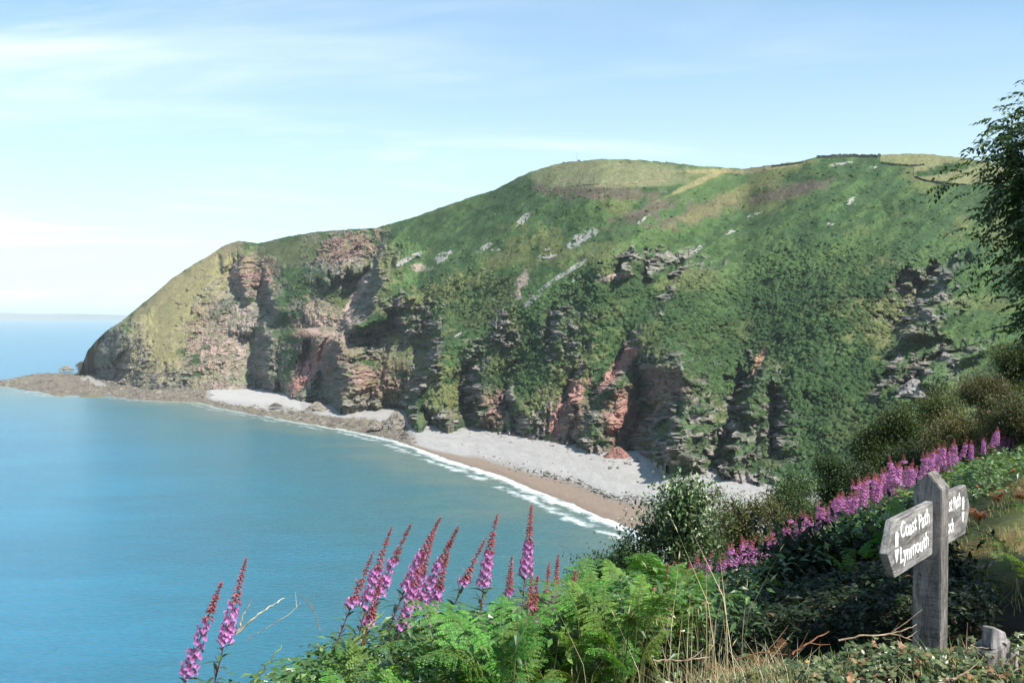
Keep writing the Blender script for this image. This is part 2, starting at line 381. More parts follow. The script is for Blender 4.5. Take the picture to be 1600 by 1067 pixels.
basecliff = 1 - sstep(4, 16 + 24 * nz3, py_b[:, None] - YY); rock = np.maximum(rock, basecliff * (nz1 > 0.36))
veg = sstep(0.41, 0.52, fbm(XX / 11, YY / 7, 5, 77))                                  # grass ledges in the rock
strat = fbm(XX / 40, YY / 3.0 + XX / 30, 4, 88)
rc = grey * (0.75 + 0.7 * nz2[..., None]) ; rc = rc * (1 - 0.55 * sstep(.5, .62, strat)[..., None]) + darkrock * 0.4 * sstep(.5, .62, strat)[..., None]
redz = many([(330, 545, 40, 60), (395, 430, 40, 30), (500, 520, 50, 60), (545, 385, 60, 24, -10), (975, 660, 34, 56), (890, 650, 30, 40), (775, 640, 24, 34), (590, 590, 50, 30), (945, 580, 70, 30, -50), (1040, 600, 40, 30)], rough=.7)
pinkz = many([(350, 560, 60, 60), (385, 500, 40, 44), (520, 500, 40, 60, -50)], rough=.8)
rc = rc * (1 - redz[..., None] * .7) + red * (0.75 + .6 * nz2[..., None]) * redz[..., None] * .7
rc = rc * (1 - pinkz[..., None] * .6) + pink * (0.8 + .4 * nz2[..., None]) * pinkz[..., None] * .6
rm = rock * (1 - veg * (.90 - .50 * (XX < 610)) * (1 - np.clip(redz + pinkz, 0, 1) * .6))
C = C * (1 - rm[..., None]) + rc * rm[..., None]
paint(many([(968, 575, 46, 10, -48), (898, 615, 12, 26, 40), (870, 662, 9, 28, 12), (484, 575, 12, 50, 38), (975, 655, 22, 40, 10)], rough=.6), red * 1.25)
paint(many([(1186, 565, 5, 26, 24)], rough=.3), np.array([.42, .25, .16])); paint(many([(960, 433, 26, 5, -10), (553, 470, 7, 42, 28)], rough=.6), pink)
SC = [(636, 406, 22, 4, -30), (690, 404, 20, 5, -40), (817, 344, 14, 4, -50), (910, 372, 26, 7, -28), (858, 400, 12, 4, 0), (885, 426, 46, 3.2, -33), (833, 468, 20, 4, -38),
      (1005, 343, 13, 2, -38), (1180, 335, 12, 2, -20), (1330, 313, 10, 3, -45), (1143, 362, 9, 2.5, -20), (1091, 389, 11, 3, -40), (905, 433, 13, 2, -35), (855, 390, 5, 3), (760, 385, 14, 4, -30),
      (775, 390, 10, 3), (1300, 350, 6, 2), (937, 430, 8, 2), (720, 520, 14, 2, -35), (150, 592, 16, 5), (1365, 262, 6, 2), (1313, 256, 16, 2, -8)]
screem = many(SC, rough=1.0, soft=.16) * sstep(.36, .44, fbm(XX / 2.6, YY / 2.2, 2, 131)); paint(screem * .75, scree * .8); paint(many([(817, 438, 7, 14, 20), (808, 460, 6, 6), (655, 418, 10, 5)], rough=.9) * .8, pink)
C *= (0.86 + 0.50 * nz2)[..., None]
C *= 1 - .12 * (fbm(XX / 2.2, YY / 2.0, 2, 123) > .6)[..., None]
# relief: crags, ledges and scrub, moved along the line of sight --------
A = (XX - 800) / F
wx = A * DD; wz = H + ray(XX, YY)[1] * DD
r1 = ridged(wx / 26 - DD / 70 + wz / 60, wz / 60, 4, 5); r2 = ridged(wx / 8 - DD / 20 + wz / 22, wz / 12, 4, 6); r3 = ridged(wx / 3.2 - DD / 9, wz / 4.2, 3, 7)
rk = np.clip(rm * 1.15, 0, 1) * (1 - screem) ; rough_amp = rk * (1 - 0.55 * pinkz)
DD = DD - rough_amp * (1 - .3 * np.clip(wallmask, 0, 1)) * ((r1 - 0.55) * 30 + (r2 - 0.55) * 22 + (r3 - .55) * 9)
vg = 1 - rk
smoothz = np.clip(top + field + screem + many([(265, 500, 90, 50, -52), (310, 450, 90, 34, -42)]), 0, 1)
bushy = np.clip(many([(1200, 520, 260, 120, -15), (830, 560, 110, 90), (1320, 640, 120, 90), (740, 480, 90, 50), (950, 480, 90, 60), (500, 455, 45, 30)], rough=.6), 0, 1)
v1 = fbm(wx / 60 - DD / 60, wz / 60, 3, 51); v2 = fbm(wx / 9 - DD / 12, wz / 8, 4, 52)
gul = ridged((wx * .8 + wz * .6) / 190, (-wx * .6 + wz * .8) / 42, 3, 53)
edge = sstep(0, .07, TT) * (1 - sstep(.93, 1, TT)) * np.clip((XX - 130) / 60, 0, 1)
DD = DD - edge * vg * ((v1 - .5) * 26 + (gul - .5) * 13 * (1 - smoothz * .6) + (v2 - .5) * (3.5 + 10 * bushy) * (1 - smoothz * .8))
zr = ray(XX, YY)[1]
lat = (rk * sstep(0, .03, TT) * (1 - sstep(.96, 1, TT)) * np.clip((XX - 150) / 40, 0, 1)); q1 = ridged(DD / 14 + wz / 40, wz / 19, 3, 151); q2 = ridged(DD / 5, wz / 6, 3, 152)
PX_ = ray(XX, YY)[0] * DD - lat * (.5 + wallmask) * ((q1 - .5) * 9 + (q2 - .5) * 4)
top_z = H + zr[:, -1] * DD[:, -1]
PZ_ = H + zr * DD
# skirt below the foot and the land behind the skyline
fr = 8
Vf = np.stack([PX_, DD, PZ_], -1)
foot = Vf[:, :1].copy(); foot[..., 2] -= 14; foot[..., 1] -= 1.0
ex = []
land = np.interp(pxs, [-60, 130, 380, 600, 900, 2300], [-1.6, -1.4, -.55, -.25, -.12, -.1])
for j, dd in enumerate([8, 25, 60, 140, 260, 420, 800]):
    e = Vf[:, -1].copy(); sc_ = (e[:, 1] + dd) / e[:, 1]
    e[:, 0] *= sc_; e[:, 1] += dd; e[:, 2] = np.maximum(e[:, 2] + land * dd * (0.6 + .4 * j / 6), -12); ex.append(e[:, None])
VV = np.concatenate([foot, Vf] + ex, 1)
CC = np.concatenate([C[:, :1], C] + [C[:, -1:]] * len(ex), 1)
nc, nr = VV.shape[:2]
i, j = np.meshgrid(np.arange(nc - 1), np.arange(nr - 1), indexing='ij'); b0 = (i * nr + j).ravel()
Q = np.stack([b0, b0 + nr, b0 + nr + 1, b0 + 1], -1)
def landmat():
    g = G('headland_ground')
    n = g.noise(0.35, 6, 0.65); n2 = g.noise(0.07, 4, 0.6); n3 = g.noise(1.1, 3, .6)
    c = g.attr(); c = g.scale(c, g.math('MULTIPLY', g.math('MULTIPLY_ADD', n, 1.5, 0.28), g.math('MULTIPLY_ADD', n2, .5, .75)))
    g.bsdf(c, 0.95, 0.08, g.bump(g.math('ADD', n, g.math('MULTIPLY', n3, .5)), 0.9, 2.2)); return g.m
me = mesh_np('headland', VV.reshape(-1, 3), Q, None, CC.reshape(-1, 3), [landmat()], smooth=False)
link('headland', me, kind='structure', label='green sea cliff headland with red and grey crags rising from the bay')

# scrub and gorse on the hillside: nobody could count it -----------------
def scrub():
    w = (vg * (1 - smoothz) * (0.22 + 0.9 * bushy) * (nz1 > 0.40) * (0.3 + 1.4 * sstep(.42, .62, nz2)))[:1150]
    w = w * (XX[:1150] > 180) ; cells = (w / w.sum()).ravel()
    n = 30000; idx = rng.choice(len(cells), n, p=cells); ci, ri = np.unravel_index(idx, w.shape)
    pos = Vf[ci, ri]; big = bushy[ci, ri]
    sz = np.minimum(rng.lognormal(0, .5, n) * (.62 + .5 * big), 2.1)
    ico = np.array([(0, 0, 1), (.89, 0, .45), (.28, .85, .45), (-.72, .53, .45), (-.72, -.53, .45), (.28, -.85, .45), (.72, .53, -.45), (-.28, .85, -.45), (-.89, 0, -.45), (-.28, -.85, -.45), (.72, -.53, -.45)])
    T = np.array([(0, 1, 2), (0, 2, 3), (0, 3, 4), (0, 4, 5), (0, 5, 1), (1, 6, 2), (2, 7, 3), (3, 8, 4), (4, 9, 5), (5, 10, 1), (6, 7, 2), (7, 8, 3), (8, 9, 4), (9, 10, 5), (10, 6, 1)])
    V = ico[None] * (1 + rng.uniform(-.5, .45, (n, 11, 1))) * sz[:, None, None] * np.array([1.15, 1.15, .85])
    V = V + pos[:, None]; V[..., 2] += (sz * .1)[:, None]
    base = C[ci, ri]; cc = base * rng.uniform(.5, 1.35, (n, 1)) * .72 + np.array([.044, .078, .028]) * .35
    T = (T[None] + (np.arange(n) * 11)[:, None, None]).reshape(-1, 3)
    g = G('hillside_scrub'); nn = g.noise(1.6, 4, .7)
    g.bsdf(g.scale(g.attr(), g.math('MULTIPLY_ADD', nn, 1.5, .25)), .9, .1, g.bump(nn, 1, .8))
    me = mesh_np('hillside_scrub', V.reshape(-1, 3), None, T, np.repeat(cc, 11, 0), [g.m], smooth=True)
    link('hillside_scrub', me, kind='stuff', label='low gorse and bramble scrub covering the green hillside', cat='scrub')
scrub()

# ------------------------------------------------------------------ beach and foreshore
def surf(px, py):
    c = int(np.argmin(np.abs(pxs - px))); r = int(np.argmin(np.abs(YY[c] - py))); return Vf[c, r]
def beach():
    xs = np.linspace(-40, 1500, 900); tt = np.linspace(-.12, 1.12, 110)
    yw = spline(xs, WATER); yb = spline(xs, BASE)
    dw = depth_at(xs, yw, 0); zbb = np.interp(xs, [-60, 100, 250, 330, 640, 1100, 1600], [1.5, 3, 4, 5, 6, 7, 10]); db = depth_at(xs, yb, zbb)
    far = np.interp(xs, [-40, 0, 60, 110, 135], [1660, 1720, 1960, 1960, 1900]); db = np.where(xs < 135, far, db)
    T, X = np.meshgrid(tt, xs)
    D = dw[:, None] + (db - dw)[:, None] * T
    n1 = fbm(X / 8, T * 14, 5, 9); n2 = ridged(X / 5, T * 20, 4, 19); n3 = fbm(X / 30, T * 5, 3, 29)
    platform = 1 - sstep(318, 352, X + (n3 - .5) * 60)
    ledge = sstep(425, 465, X + (n3 - .5) * 30) * (1 - sstep(620, 660, X)) * (1 - sstep(.42, .6, T + (n1 - .5) * .25))
    ledge = np.maximum(ledge, sstep(325, 350, X) * (1 - sstep(455, 480, X)) * (1 - sstep(.16, .3, T + (n1 - .5) * .3)))
    rocky = np.clip(platform + ledge, 0, 1)
    whitepatch = ((np.hypot((X - 135) / 10, (T - .72) / .16) < 1) | (np.hypot((X - 152) / 14, (T - .55) / .14) < 1))
    rocky = rocky * (1 - .8 * whitepatch)
    Zp = np.interp(tt, [-.12, 0, .12, .3, 1.0, 1.12], [-2.2, 0, .7, 2.2, 1, 1.0])[None] * 0
    Z = np.clip(T, -.2, 1.2) * zbb[:, None] * np.where(T < 0, 4, 1)
    crest = np.exp(-((X - 60) / 70) ** 2) * 3
    hump = np.where(X < 135, np.sin(np.clip(T, 0, 1) * math.pi), 1)
    Z = np.where((X < 135), T * 0 + hump * 3 - 3 * np.clip(-T, 0, 1) * 6 - 8 * np.clip(T - 1, 0, 1), Z)
    D0 = D.copy()
    Z = Z + rocky * ((n2 - .5) * np.where(X < 400, 5.0, 3.0) * np.clip(T * 8 + .25, 0, 1) + (n1 - .5) * 3) + (1 - rocky) * (n1 - .5) * .35
    V = np.stack([(X - 800) / F / CP * D, D, Z], -1)
    peb = np.array([.285, .275, .262]); sand = np.array([.20, .155, .12]); wet = np.array([.17, .13, .10]); weed = np.array([.10, .10, .085]); fr = np.array([.150, .130, .100])
    Cb = np.empty(X.shape + (3,)); Cb[:] = peb
    Cb *= (.86 + .28 * n1)[..., None]
    def pt(m, c):
        nonlocal Cb
        Cb = Cb * (1 - m[..., None]) + np.asarray(c) * m[..., None]
    sandw = np.interp(xs, [640, 700, 800, 960, 1200], [.10, .20, .25, .30, .34])[:, None]
    pt(1 - sstep(sandw - .05, sandw + .05, T + (n3 - .5) * .12), sand); pt((1 - sstep(.03, .12, T + (n3 - .5) * .06)) * .85, wet)
    wl = sandw + .03; spk = sstep(.50, .6, fbm(X / 1.6, T * 60, 3, 91))
    pt(np.exp(-((T - wl + (n3 - .5) * .1) / .055) ** 2) * spk * sstep(680, 960, X) * .95, weed)
    pt(np.exp(-((T - .62 + (n3 - .5) * .1) / .03) ** 2) * spk * .35, weed * 2)
    pt(rocky * .97, fr); pt(rocky * sstep(.52, .66, n1) * .7, np.array([.10, .085, .07])); pt(rocky * sstep(.55, .7, n3) * .5, np.array([.17, .155, .08]))
    pt((X < 470) * (X > 330) * sstep(.3, .5, T) * .55, np.array([.38, .37, .355]))
    i, j = np.meshgrid(np.arange(len(xs) - 1), np.arange(len(tt) - 1), indexing='ij'); b = (i * len(tt) + j).ravel(); r = len(tt)
    Qb = np.stack([b, b + r, b + r + 1, b + 1], -1)
    g = G('shingle'); n = g.noise(0.6, 6, .7); nf = g.noise(.12, 3, .6)
    g.bsdf(g.scale(g.attr(), g.math('MULTIPLY', g.math('MULTIPLY_ADD', n, .7, .65), g.math('MULTIPLY_ADD', nf, .3, .85))), .9, .15, g.bump(n, .5, .5))
    link('beach', mesh_np('beach', V.reshape(-1, 3), Qb, None, Cb.reshape(-1, 3), [g.m], True), kind='structure', label='grey shingle beach with a strip of brown sand and rock ledges')
    # loose rocks of the foreshore
    w = (rocky * (T > .02) * (T < 1)).ravel(); w = w + ((T > .8) * (T < 1) * (X > 640) * .10).ravel(); w /= w.sum(); n = 5200
    idx = rng.choice(len(w), n, p=w); pos = V.reshape(-1, 3)[idx]; sz = rng.lognormal(-.25, .55, n); col = np.array([.19, .165, .135]) * rng.uniform(.5, 1.5, (n, 1))
    R = blocks(pos, sz, n); link('foreshore_rocks', mesh_np('foreshore_rocks', R[0], None, R[1], np.repeat(col, 8, 0), [M_rock], False), kind='stuff',
         label='weed stained loose rocks along the foreshore', cat='rocks')
    w = (np.exp(-((T - wl + (n3 - .5) * .1) / .05) ** 2) * sstep(720, 960, X) + (T > .3) * (T < .95) * (X > 660) * .012 * (n1 > .5)).ravel(); w /= w.sum(); n = 2600
    idx = rng.choice(len(w), n, p=w); pos = V.reshape(-1, 3)[idx]; pos = pos + np.random.default_rng(3).normal(0, .8, pos.shape) * [1, 1, 0]; sz = rng.lognormal(-1.0, .5, n); col = np.array([.085, .08, .066]) * rng.uniform(.5, 1.5, (n, 1))
    R = blocks(pos, sz, n); link('dark_cobbles', mesh_np('dark_cobbles', R[0], None, R[1], np.repeat(col, 8, 0), [M_rock], False), kind='stuff',
         label='band of dark cobbles between shingle and sand', cat='cobbles')
def blocks(pos, sz, n):
    c = np.array([(-1, -1, -.6), (1, -1, -.6), (1, 1, -.6), (-1, 1, -.6), (-.7, -.7, .6), (.7, -.7, .6), (.7, .7, .6), (-.7, .7, .6)])
    V = c[None] * (1 + rng.uniform(-.4, .4, (n, 8, 3))) * sz[:, None, None] * rng.uniform(.5, 1.3, (n, 1, 3)) + pos[:, None]
    T = np.array([(0, 1, 5), (0, 5, 4), (1, 2, 6), (1, 6, 5), (2, 3, 7), (2, 7, 6), (3, 0, 4), (3, 4, 7), (4, 5, 6), (4, 6, 7)])
    return V.reshape(-1, 3), (T[None] + (np.arange(n) * 8)[:, None, None]).reshape(-1, 3)
def rockmat(name='rock', sc=1.0, d=2.0):
    g = G(name); n = g.noise(.5 * sc, 7, .7, .4); n2 = g.noise(.12 * sc, 3, .6)
    c = g.scale(g.attr(), g.math('MULTIPLY', g.math('MULTIPLY_ADD', n, 1.4, .3), g.math('MULTIPLY_ADD', n2, .8, .6)))
    g.bsdf(c, .9, .2, g.bump(n, .9, d)); return g.m
M_rock = rockmat(); M_rock_near = rockmat('near_rock', 6, .08)
beach()

def boulder(name, px, py, wpx, hpx, col, label, cat='rock', group=None, peak=.0, seed=1, z0=5.0, depth=None, mat=None, foot=.25):
    """rough rock whose foot stands at (px,py) of the photograph"""
    d = depth if depth else float(depth_at(px, py, z0)); w = wpx / F * d / 2 * (1.15 if px > 700 else .75); h = hpx / F * d * (1 if px > 700 else .8)
    n = 26; th = np.linspace(0, 2 * np.pi, n, endpoint=False); ph = np.linspace(0, 1, 14)
    TH, PH = np.meshgrid(th, ph)
    r = (1 - PH ** 1.1) ** .75; q = fbm(np.cos(TH) * 2.2 + seed * 9, np.sin(TH) * 2.2 + PH * 3, 4, seed)
    q2 = ridged(np.cos(TH) * 3 + seed, np.sin(TH) * 3 + PH * 4, 3, seed + 3)
    rr = r * (.35 + .7 * q + .55 * q2); rr[-1] = .02
    rr = rr * (1 + .35 * (ridged(np.cos(TH) * 6 + seed, np.sin(TH) * 6 + PH * 7, 2, seed + 5) - .5)); X = w * rr * np.cos(TH) * 1.05 + peak * w * PH; Y = w * rr * np.sin(TH); Z = h * (PH * (1 + foot) - foot) * (1 + (q - .5) * .25 * (PH < .99))
    V = np.stack([X, Y, Z], -1).reshape(-1, 3); nn = n; m = len(ph)
    i, j = np.meshgrid(np.arange(m - 1), np.arange(nn), indexing='ij')
    Qd = np.stack([i * nn + j, i * nn + (j + 1) % nn, (i + 1) * nn + (j + 1) % nn, (i + 1) * nn + j], -1).reshape(-1, 4)
    a, b = ray(px, py)
    cc = np.asarray(col) * (.7 + .6 * q.reshape(-1, 1))
    return link(name, mesh_np(name, V, Qd, None, cc, [mat or M_rock], False), None, (float(a) * d, d, H + float(b) * d), label, cat, group)
G_ = (.21, .185, .155); R_ = (.25, .13, .105); K_ = (.10, .09, .08)
boulder('sea_stack', 616, 669, 52, 34, G_, 'grey pointed rock stack standing on the ledge between two coves', 'sea stack', peak=.15, seed=3, z0=2.5)
boulder('boulder', 585, 668, 26, 12, G_, 'low grey rock at the foot of the pointed stack, seaward side', seed=4)
boulder('boulder', 632, 679, 14, 7, K_, 'small dark rock on the shingle right below the pointed stack', seed=5)
boulder('boulder', 822, 679, 20, 18, (.17, .10, .09), 'dark triangular boulder at the cliff foot in mid beach', peak=-.1, seed=6)
boulder('boulder', 846, 685, 22, 24, (.16, .12, .10), 'tall dark wedge of rock leaning on the cliff foot beside a red scree', peak=.35, seed=8)
boulder('boulder', 838, 688, 26, 9, K_, 'flat dark slab in front of the leaning wedge of rock', seed=9)
boulder('boulder', 803, 682, 16, 7, R_, 'small reddish rock left of the dark triangular boulder', seed=10)
boulder('boulder', 965, 717, 38, 20, R_, 'rounded red boulder below the red buttress', seed=11)
boulder('boulder', 940, 708, 20, 14, G_, 'grey rock tucked left of the rounded red boulder', seed=12)
boulder('boulder', 1012, 706, 9, 20, G_, 'narrow grey pinnacle in the mouth of the dark cove', seed=13)
boulder('boulder', 495, 640, 44, 16, G_, 'broad grey rocks at the nose of the second point', seed=14)
boulder('boulder', 430, 634, 26, 6, K_, 'low dark reef between white shingle and the water', seed=15)
boulder('boulder', 452, 612, 24, 10, G_, 'grey rock at the back of the far white cove', seed=16)
boulder('boulder', 775, 661, 20, 8, K_, 'dark ledge of rock beside pale pink scree at the cliff foot', seed=17)
boulder('boulder', 128, 571, 22, 9, K_, 'dark rock on the ridge of the reef below the far point', seed=18)
boulder('boulder', 104, 577, 26, 8, G_, 'brown rock lump on the reef seaward of the far point', seed=19)
boulder('boulder', 1428, 606, 46, 15, (.24, .225, .21), 'pale grey outcrop above the bushes on the near hillside', depth=float(surf(1428, 600)[1]) - 4, seed=20, foot=.8)

# ------------------------------------------------------------------ hilltop: mast, hut, field walls, distant coast
def mast():
    p = surf(901, 254); d = p[1] * 1.01
    b = P(901, 253.5, d); b.z -= 1
    t = thing('radio_mast', 'thin lattice radio mast on the crest of the far hill', 'mast', b)
    hh = 17 / F * d
    m = MB(); tube(m, [(0, 0, 0), (0, 0, hh)], [.16, .08], 6, (.3, .3, .31)); link('pole', m.mesh('mast_pole', [M_stem]), t)
    for z, l in ((.72, 1.1), (.86, .8), (.97, .5)):
        m = MB(); tube(m, [(-l, 0, hh * z), (l, 0, hh * z)], [.06, .06], 4, (.3, .3, .31)); link('crossarm', m.mesh('mast_arm', [M_stem]), t)
    hp = P(904.5, 253.5, d); t = thing('hut', 'tiny equipment hut beside the mast on the hill crest', 'hut', hp)
    m = MB(); box(m, (-1.6, -1.2, -1.5), (1.6, 1.2, 1.9), (.13, .12, .11)); link('wall', m.mesh('hut_wall', [M_stem]), t)
    m = MB(); m.add([(-1.8, -1.4, 1.9), (1.8, -1.4, 1.9), (1.8, 1.4, 1.9), (-1.8, 1.4, 1.9), (-1.8, 0, 2.8), (1.8, 0, 2.8)], [(0, 1, 5, 4), (2, 3, 4, 5), (0, 3, 2, 1)], [(0, 4, 3), (1, 2, 5)], (.10, .09, .09))
    link('roof', m.mesh('hut_roof', [M_stem]), t)
mast()
def hedge(pts, label, name='field_hedge', h=1.5, w=.9, col=(.05, .055, .035), cat='hedge'):
    mb = MB(); P3 = []
    for (x0, y0), (x1, y1) in zip(pts[:-1], pts[1:]):
        for k in np.linspace(0, 1, max(2, int(abs(x1 - x0) / 1.5) + 2)): P3.append(surf(x0 + (x1 - x0) * k, y0 + (y1 - y0) * k))
    P3 = np.array(P3); k = np.ones(5) / 5
    for c in range(3): P3[:, c] = np.convolve(np.pad(P3[:, c], 2, 'edge'), k, 'valid')
    n = len(P3); o0 = P3[0].copy(); P3 -= o0
    hh = h * (1 + rng.uniform(-.35, .35, n))
    V = np.stack([P3 + [0, -w, -1], P3 + np.stack([0 * hh, 0 * hh - w * .7, hh], -1), P3 + np.stack([0 * hh, 0 * hh + w * .7, hh], -1), P3 + [0, w, -1]], 1).reshape(-1, 3)
    i = np.arange(n - 1)[:, None] * 4 + np.arange(3)[None]; i = i.ravel()
    mb.add(V, np.stack([i, i + 4, i + 5, i + 1], -1), None, np.repeat(np.asarray(col) * rng.uniform(.6, 1.4, (n, 1)), 4, 0))
    link(name, mb.mesh(name, [M_rock]), None, tuple(o0), label, cat)
hedge([(1376, 256), (1400, 259), (1430, 260), (1445, 258)], 'dark field bank along the lower edge of the upper hilltop field')
hedge([(1428, 277), (1445, 283), (1465, 287), (1510, 290)], 'dark curving field bank under the scrubby field beside the ash tree')
hedge([(1430, 261), (1427, 270), (1429, 277)], 'short pale bank linking the two hilltop field edges', col=(.2, .18, .10), h=.8)
hedge([(1205, 261), (1240, 257), (1256, 254)], 'thin dark hedge on the brown saddle of the skyline')
hedge([(842, 300), (900, 291), (960, 287), (1010, 284), (1045, 283)], 'pale earth bank below the smooth grassy hilltop', col=(.24, .21, .13), h=1.0, name='earth_bank', cat='bank')
hedge([(1275, 247), (1320, 245), (1370, 246), (1376, 244)], 'bushy dark hedge running along the right hand skyline', h=2.6, w=2)

def farcoast():
    d = 27000; xs = np.linspace(-1500, 420, 240); a = (xs - 800) / F
    hz = 494 - (2.4 + 3.4 * fbm(xs / 60, xs * 0, 4, 13)) * np.interp(xs, [-400, 120, 195, 260], [1, 1, .45, .15])
    top = H + ray(xs, hz)[1] * d; n = len(xs)
    V = np.concatenate([np.stack([a * d, 0 * a + d, 0 * a - 20], -1), np.stack([a * d * 1.02, 0 * a + d * 1.02, top * .55], -1), np.stack([a * d * 1.06, 0 * a + d * 1.06, top * 1.05], -1),
                        np.stack([a * d * 1.2, 0 * a + d * 1.2, 0 * a - 50], -1)])
    Q = np.concatenate([np.stack([k * n + np.arange(n - 1), k * n + np.arange(1, n), (k + 1) * n + np.arange(1, n), (k + 1) * n + np.arange(n - 1)], -1) for k in range(3)])
    g = G('far_coast'); nn = g.noise(.0006, 5, .6); g.bsdf(g.mix(g.ramp(nn, .4, .6), (.13, .17, .18), (.20, .22, .21)), .9, .1)  # land colour greyed and lightened: part of the distance haze is painted in
    link('distant_hills', mesh_np('distant_hills', V, Q, None, None, [g.m], True), kind='structure', label='faint blue coast on the horizon across the sea')
farcoast()

# ------------------------------------------------------------------ the sea
def sea():
    az = np.concatenate([np.linspace(-math.pi, -.62, 40, endpoint=False), np.linspace(-.62, .62, 620), np.linspace(.64, math.pi, 40)])
    rr = np.concatenate([[40, 90, 150], np.geomspace(200, 2600, 420), np.geomspace(2700, 58000, 60)])
    A_, R_ = np.meshgrid(az, rr, indexing='ij'); X = np.sin(A_) * R_; Y = np.cos(A_) * R_
    w = np.array(WATER, float); dw = depth_at(w[:, 0], w[:, 1], 0); wp = np.stack([(w[:, 0] - 800) / F / CP * dw, dw], -1)
    wp = np.vstack([wp[1:], [60, 40]])
    best = np.full(X.shape, 1e9)
    for a, b in zip(wp[:-1], wp[1:]):
        ab = b - a; tt = np.clip(((X - a[0]) * ab[0] + (Y - a[1]) * ab[1]) / (ab @ ab), 0, 1)
        best = np.minimum(best, np.hypot(X - a[0] - tt * ab[0], Y - a[1] - tt * ab[1]))
    # which side: land lies to the right of the line
    xl = np.interp(Y, wp[::-1, 1], wp[::-1, 0]); sgn = np.where((X > xl) & (Y < wp[0, 1]), -1, 1)
    sh = best * sgn
    V = np.stack([X, Y, 0 * X], -1); r = len(rr)
    i, j = np.meshgrid(np.arange(len(az) - 1), np.arange(r - 1), indexing='ij'); b = (i * r + j).ravel()
    Q = np.stack([b, b + 1, b + r + 1, b + r], -1)
    PXX = 800 + F * X / np.maximum(Y, 1)
    cols = np.stack([np.clip(sh / 400, -1, 4), np.interp(PXX, [-100, 330, 480, 640, 760], [.15, .3, .45, .8, 1]), X * 0], -1).reshape(-1, 3)
    g = G('sea_water')
    sx = g.N.new('ShaderNodeSeparateColor'); g.L.new(g.attr(), sx.inputs[0]); s = g.math('MULTIPLY', sx.outputs[0], 400)
    big = g.noise(.006, 4, .6, .5, sc=(1, 2.4, 1)); med = g.noise(.045, 5, .65, .4, sc=(1, 2, 1)); fine = g.noise(.35, 5, .7, sc=(1, 1.8, 1)); ff_ = g.noise(.09, 6, .75, .8)
    deep = g.mix(g.ramp(big, .3, .7), (.008, .125, .215), (.016, .160, .255))
    s1 = g.math('ADD', s, g.math('MULTIPLY_ADD', big, 150, -75))
    c = g.mix(g.ramp(s1, 60, 330), (.045, .135, .155), deep); c = g.mix(g.ramp(s1, 5, 90), (.11, .16, .14), c)
    c = g.scale(c, g.math('MULTIPLY_ADD', med, .35, .83))
    c = g.scale(c, g.math('MULTIPLY_ADD', fine, .9, .55))
    sw = g.math('ADD', s, g.math('MULTIPLY_ADD', g.noise(.02, 3, .6), 22, -11))
    def band(c0, wd, lo, hi):
        d = g.math('ABSOLUTE', g.math('SUBTRACT', sw, c0)); e = g.math('SUBTRACT', 1.0, g.math('DIVIDE', d, wd), clamp=True)
        return g.ramp(g.math('ADD', g.math('MULTIPLY', e, .5), ff_), lo, hi)
    brk = g.ramp(g.noise(.035, 3, .6), .40, .56)
    foam = g.math('MAXIMUM', g.math('MULTIPLY', band(3, 11, .62, .98), .9), g.math('MULTIPLY', g.math('MULTIPLY', band(17, 10, .70, 1.05), brk), .8))
    foam = g.math('MULTIPLY', foam, sx.outputs[1]); foam = g.math('MULTIPLY', foam, g.math('MULTIPLY_ADD', g.ramp(g.noise(.8, 4, .7), .35, .6), .6, .4))
    foam = g.math('MAXIMUM', foam, g.math('MULTIPLY', g.ramp(g.noise(.11, 5, .75, sc=(1, 3, 1)), .79, .83), .5))
    c = g.mix(foam, c, (.80, .82, .82))
    rough = g.math('MULTIPLY_ADD', foam, .5, .22)
    h = g.math('ADD', g.noise(.22, 5, .65, .3, sc=(1, 2.2, 1)), g.math('MULTIPLY', g.noise(1.1, 4, .6), .25))
    g.bsdf(c, rough, .35, g.bump(h, .7, 1.4))
    link('sea', mesh_np('sea', V.reshape(-1, 3), Q, None, cols, [g.m], True), kind='structure', label='calm turquoise blue sea filling the bay')
sea()

# ------------------------------------------------------------------ haze
def haze():
    mb = MB(); box(mb, (-59500, -59500, -14), (59500, 59500, 345)); me = mb.mesh('haze', [])
    g = G('haze_air'); v = g.N.new('ShaderNodeVolumePrincipled'); v.inputs['Color'].default_value = (.86, .97, 1, 1); v.inputs['Density'].default_value = 3.3e-5
    v.inputs['Anisotropy'].default_value = 0.0
    g.L.new(v.outputs[0], g.out.inputs['Volume']); me.materials.append(g.m)
    link('haze', me, kind='stuff', label='thin pale summer haze over the bay', cat='haze')
haze()

# ------------------------------------------------------------------ the near slope
XE = [(-400, -260), (-20, -14), (0, -1.2), (3, 0.2), (4.5, 1.0), (8, 3.6), (15, 8.8), (30, 20), (60, 43), (200, 150), (600, 460)]
def ground_z(x, y):
    x = np.asarray(x, float); y = np.asarray(y, float); p = np.array(XE, float)
    s = (np.interp(y, p[:, 0], p[:, 1]) - x) * .78
    drop = .36 * np.logaddexp(0, s * 2.0) + .003 * np.clip(s, 0, 100) ** 1.2
    z = -1.62 - drop * (1 + .0 * s) + .07 * np.clip(-s - 2, 0, 40) + .02 * np.clip(-s - 40, 0, 300)
    bank = .25 * np.exp(-np.abs((y - 3.7) / .62) ** 4) * sstep(-.4, .35, x) * (1 - sstep(3.0, 3.6, x))
    z = z + bank + (fbm(x * .9, y * .9, 3, 61) - .5) * .22 + (fbm(x * .12, y * .12, 3, 62) - .5) * np.clip(np.hypot(x, y) / 12 - .5, 0, 2)
    return np.maximum(z, -H - 6)
def gz(x, y): return float(ground_z(x, y))
def G3(x, y): return (x, y, H + gz(x, y))
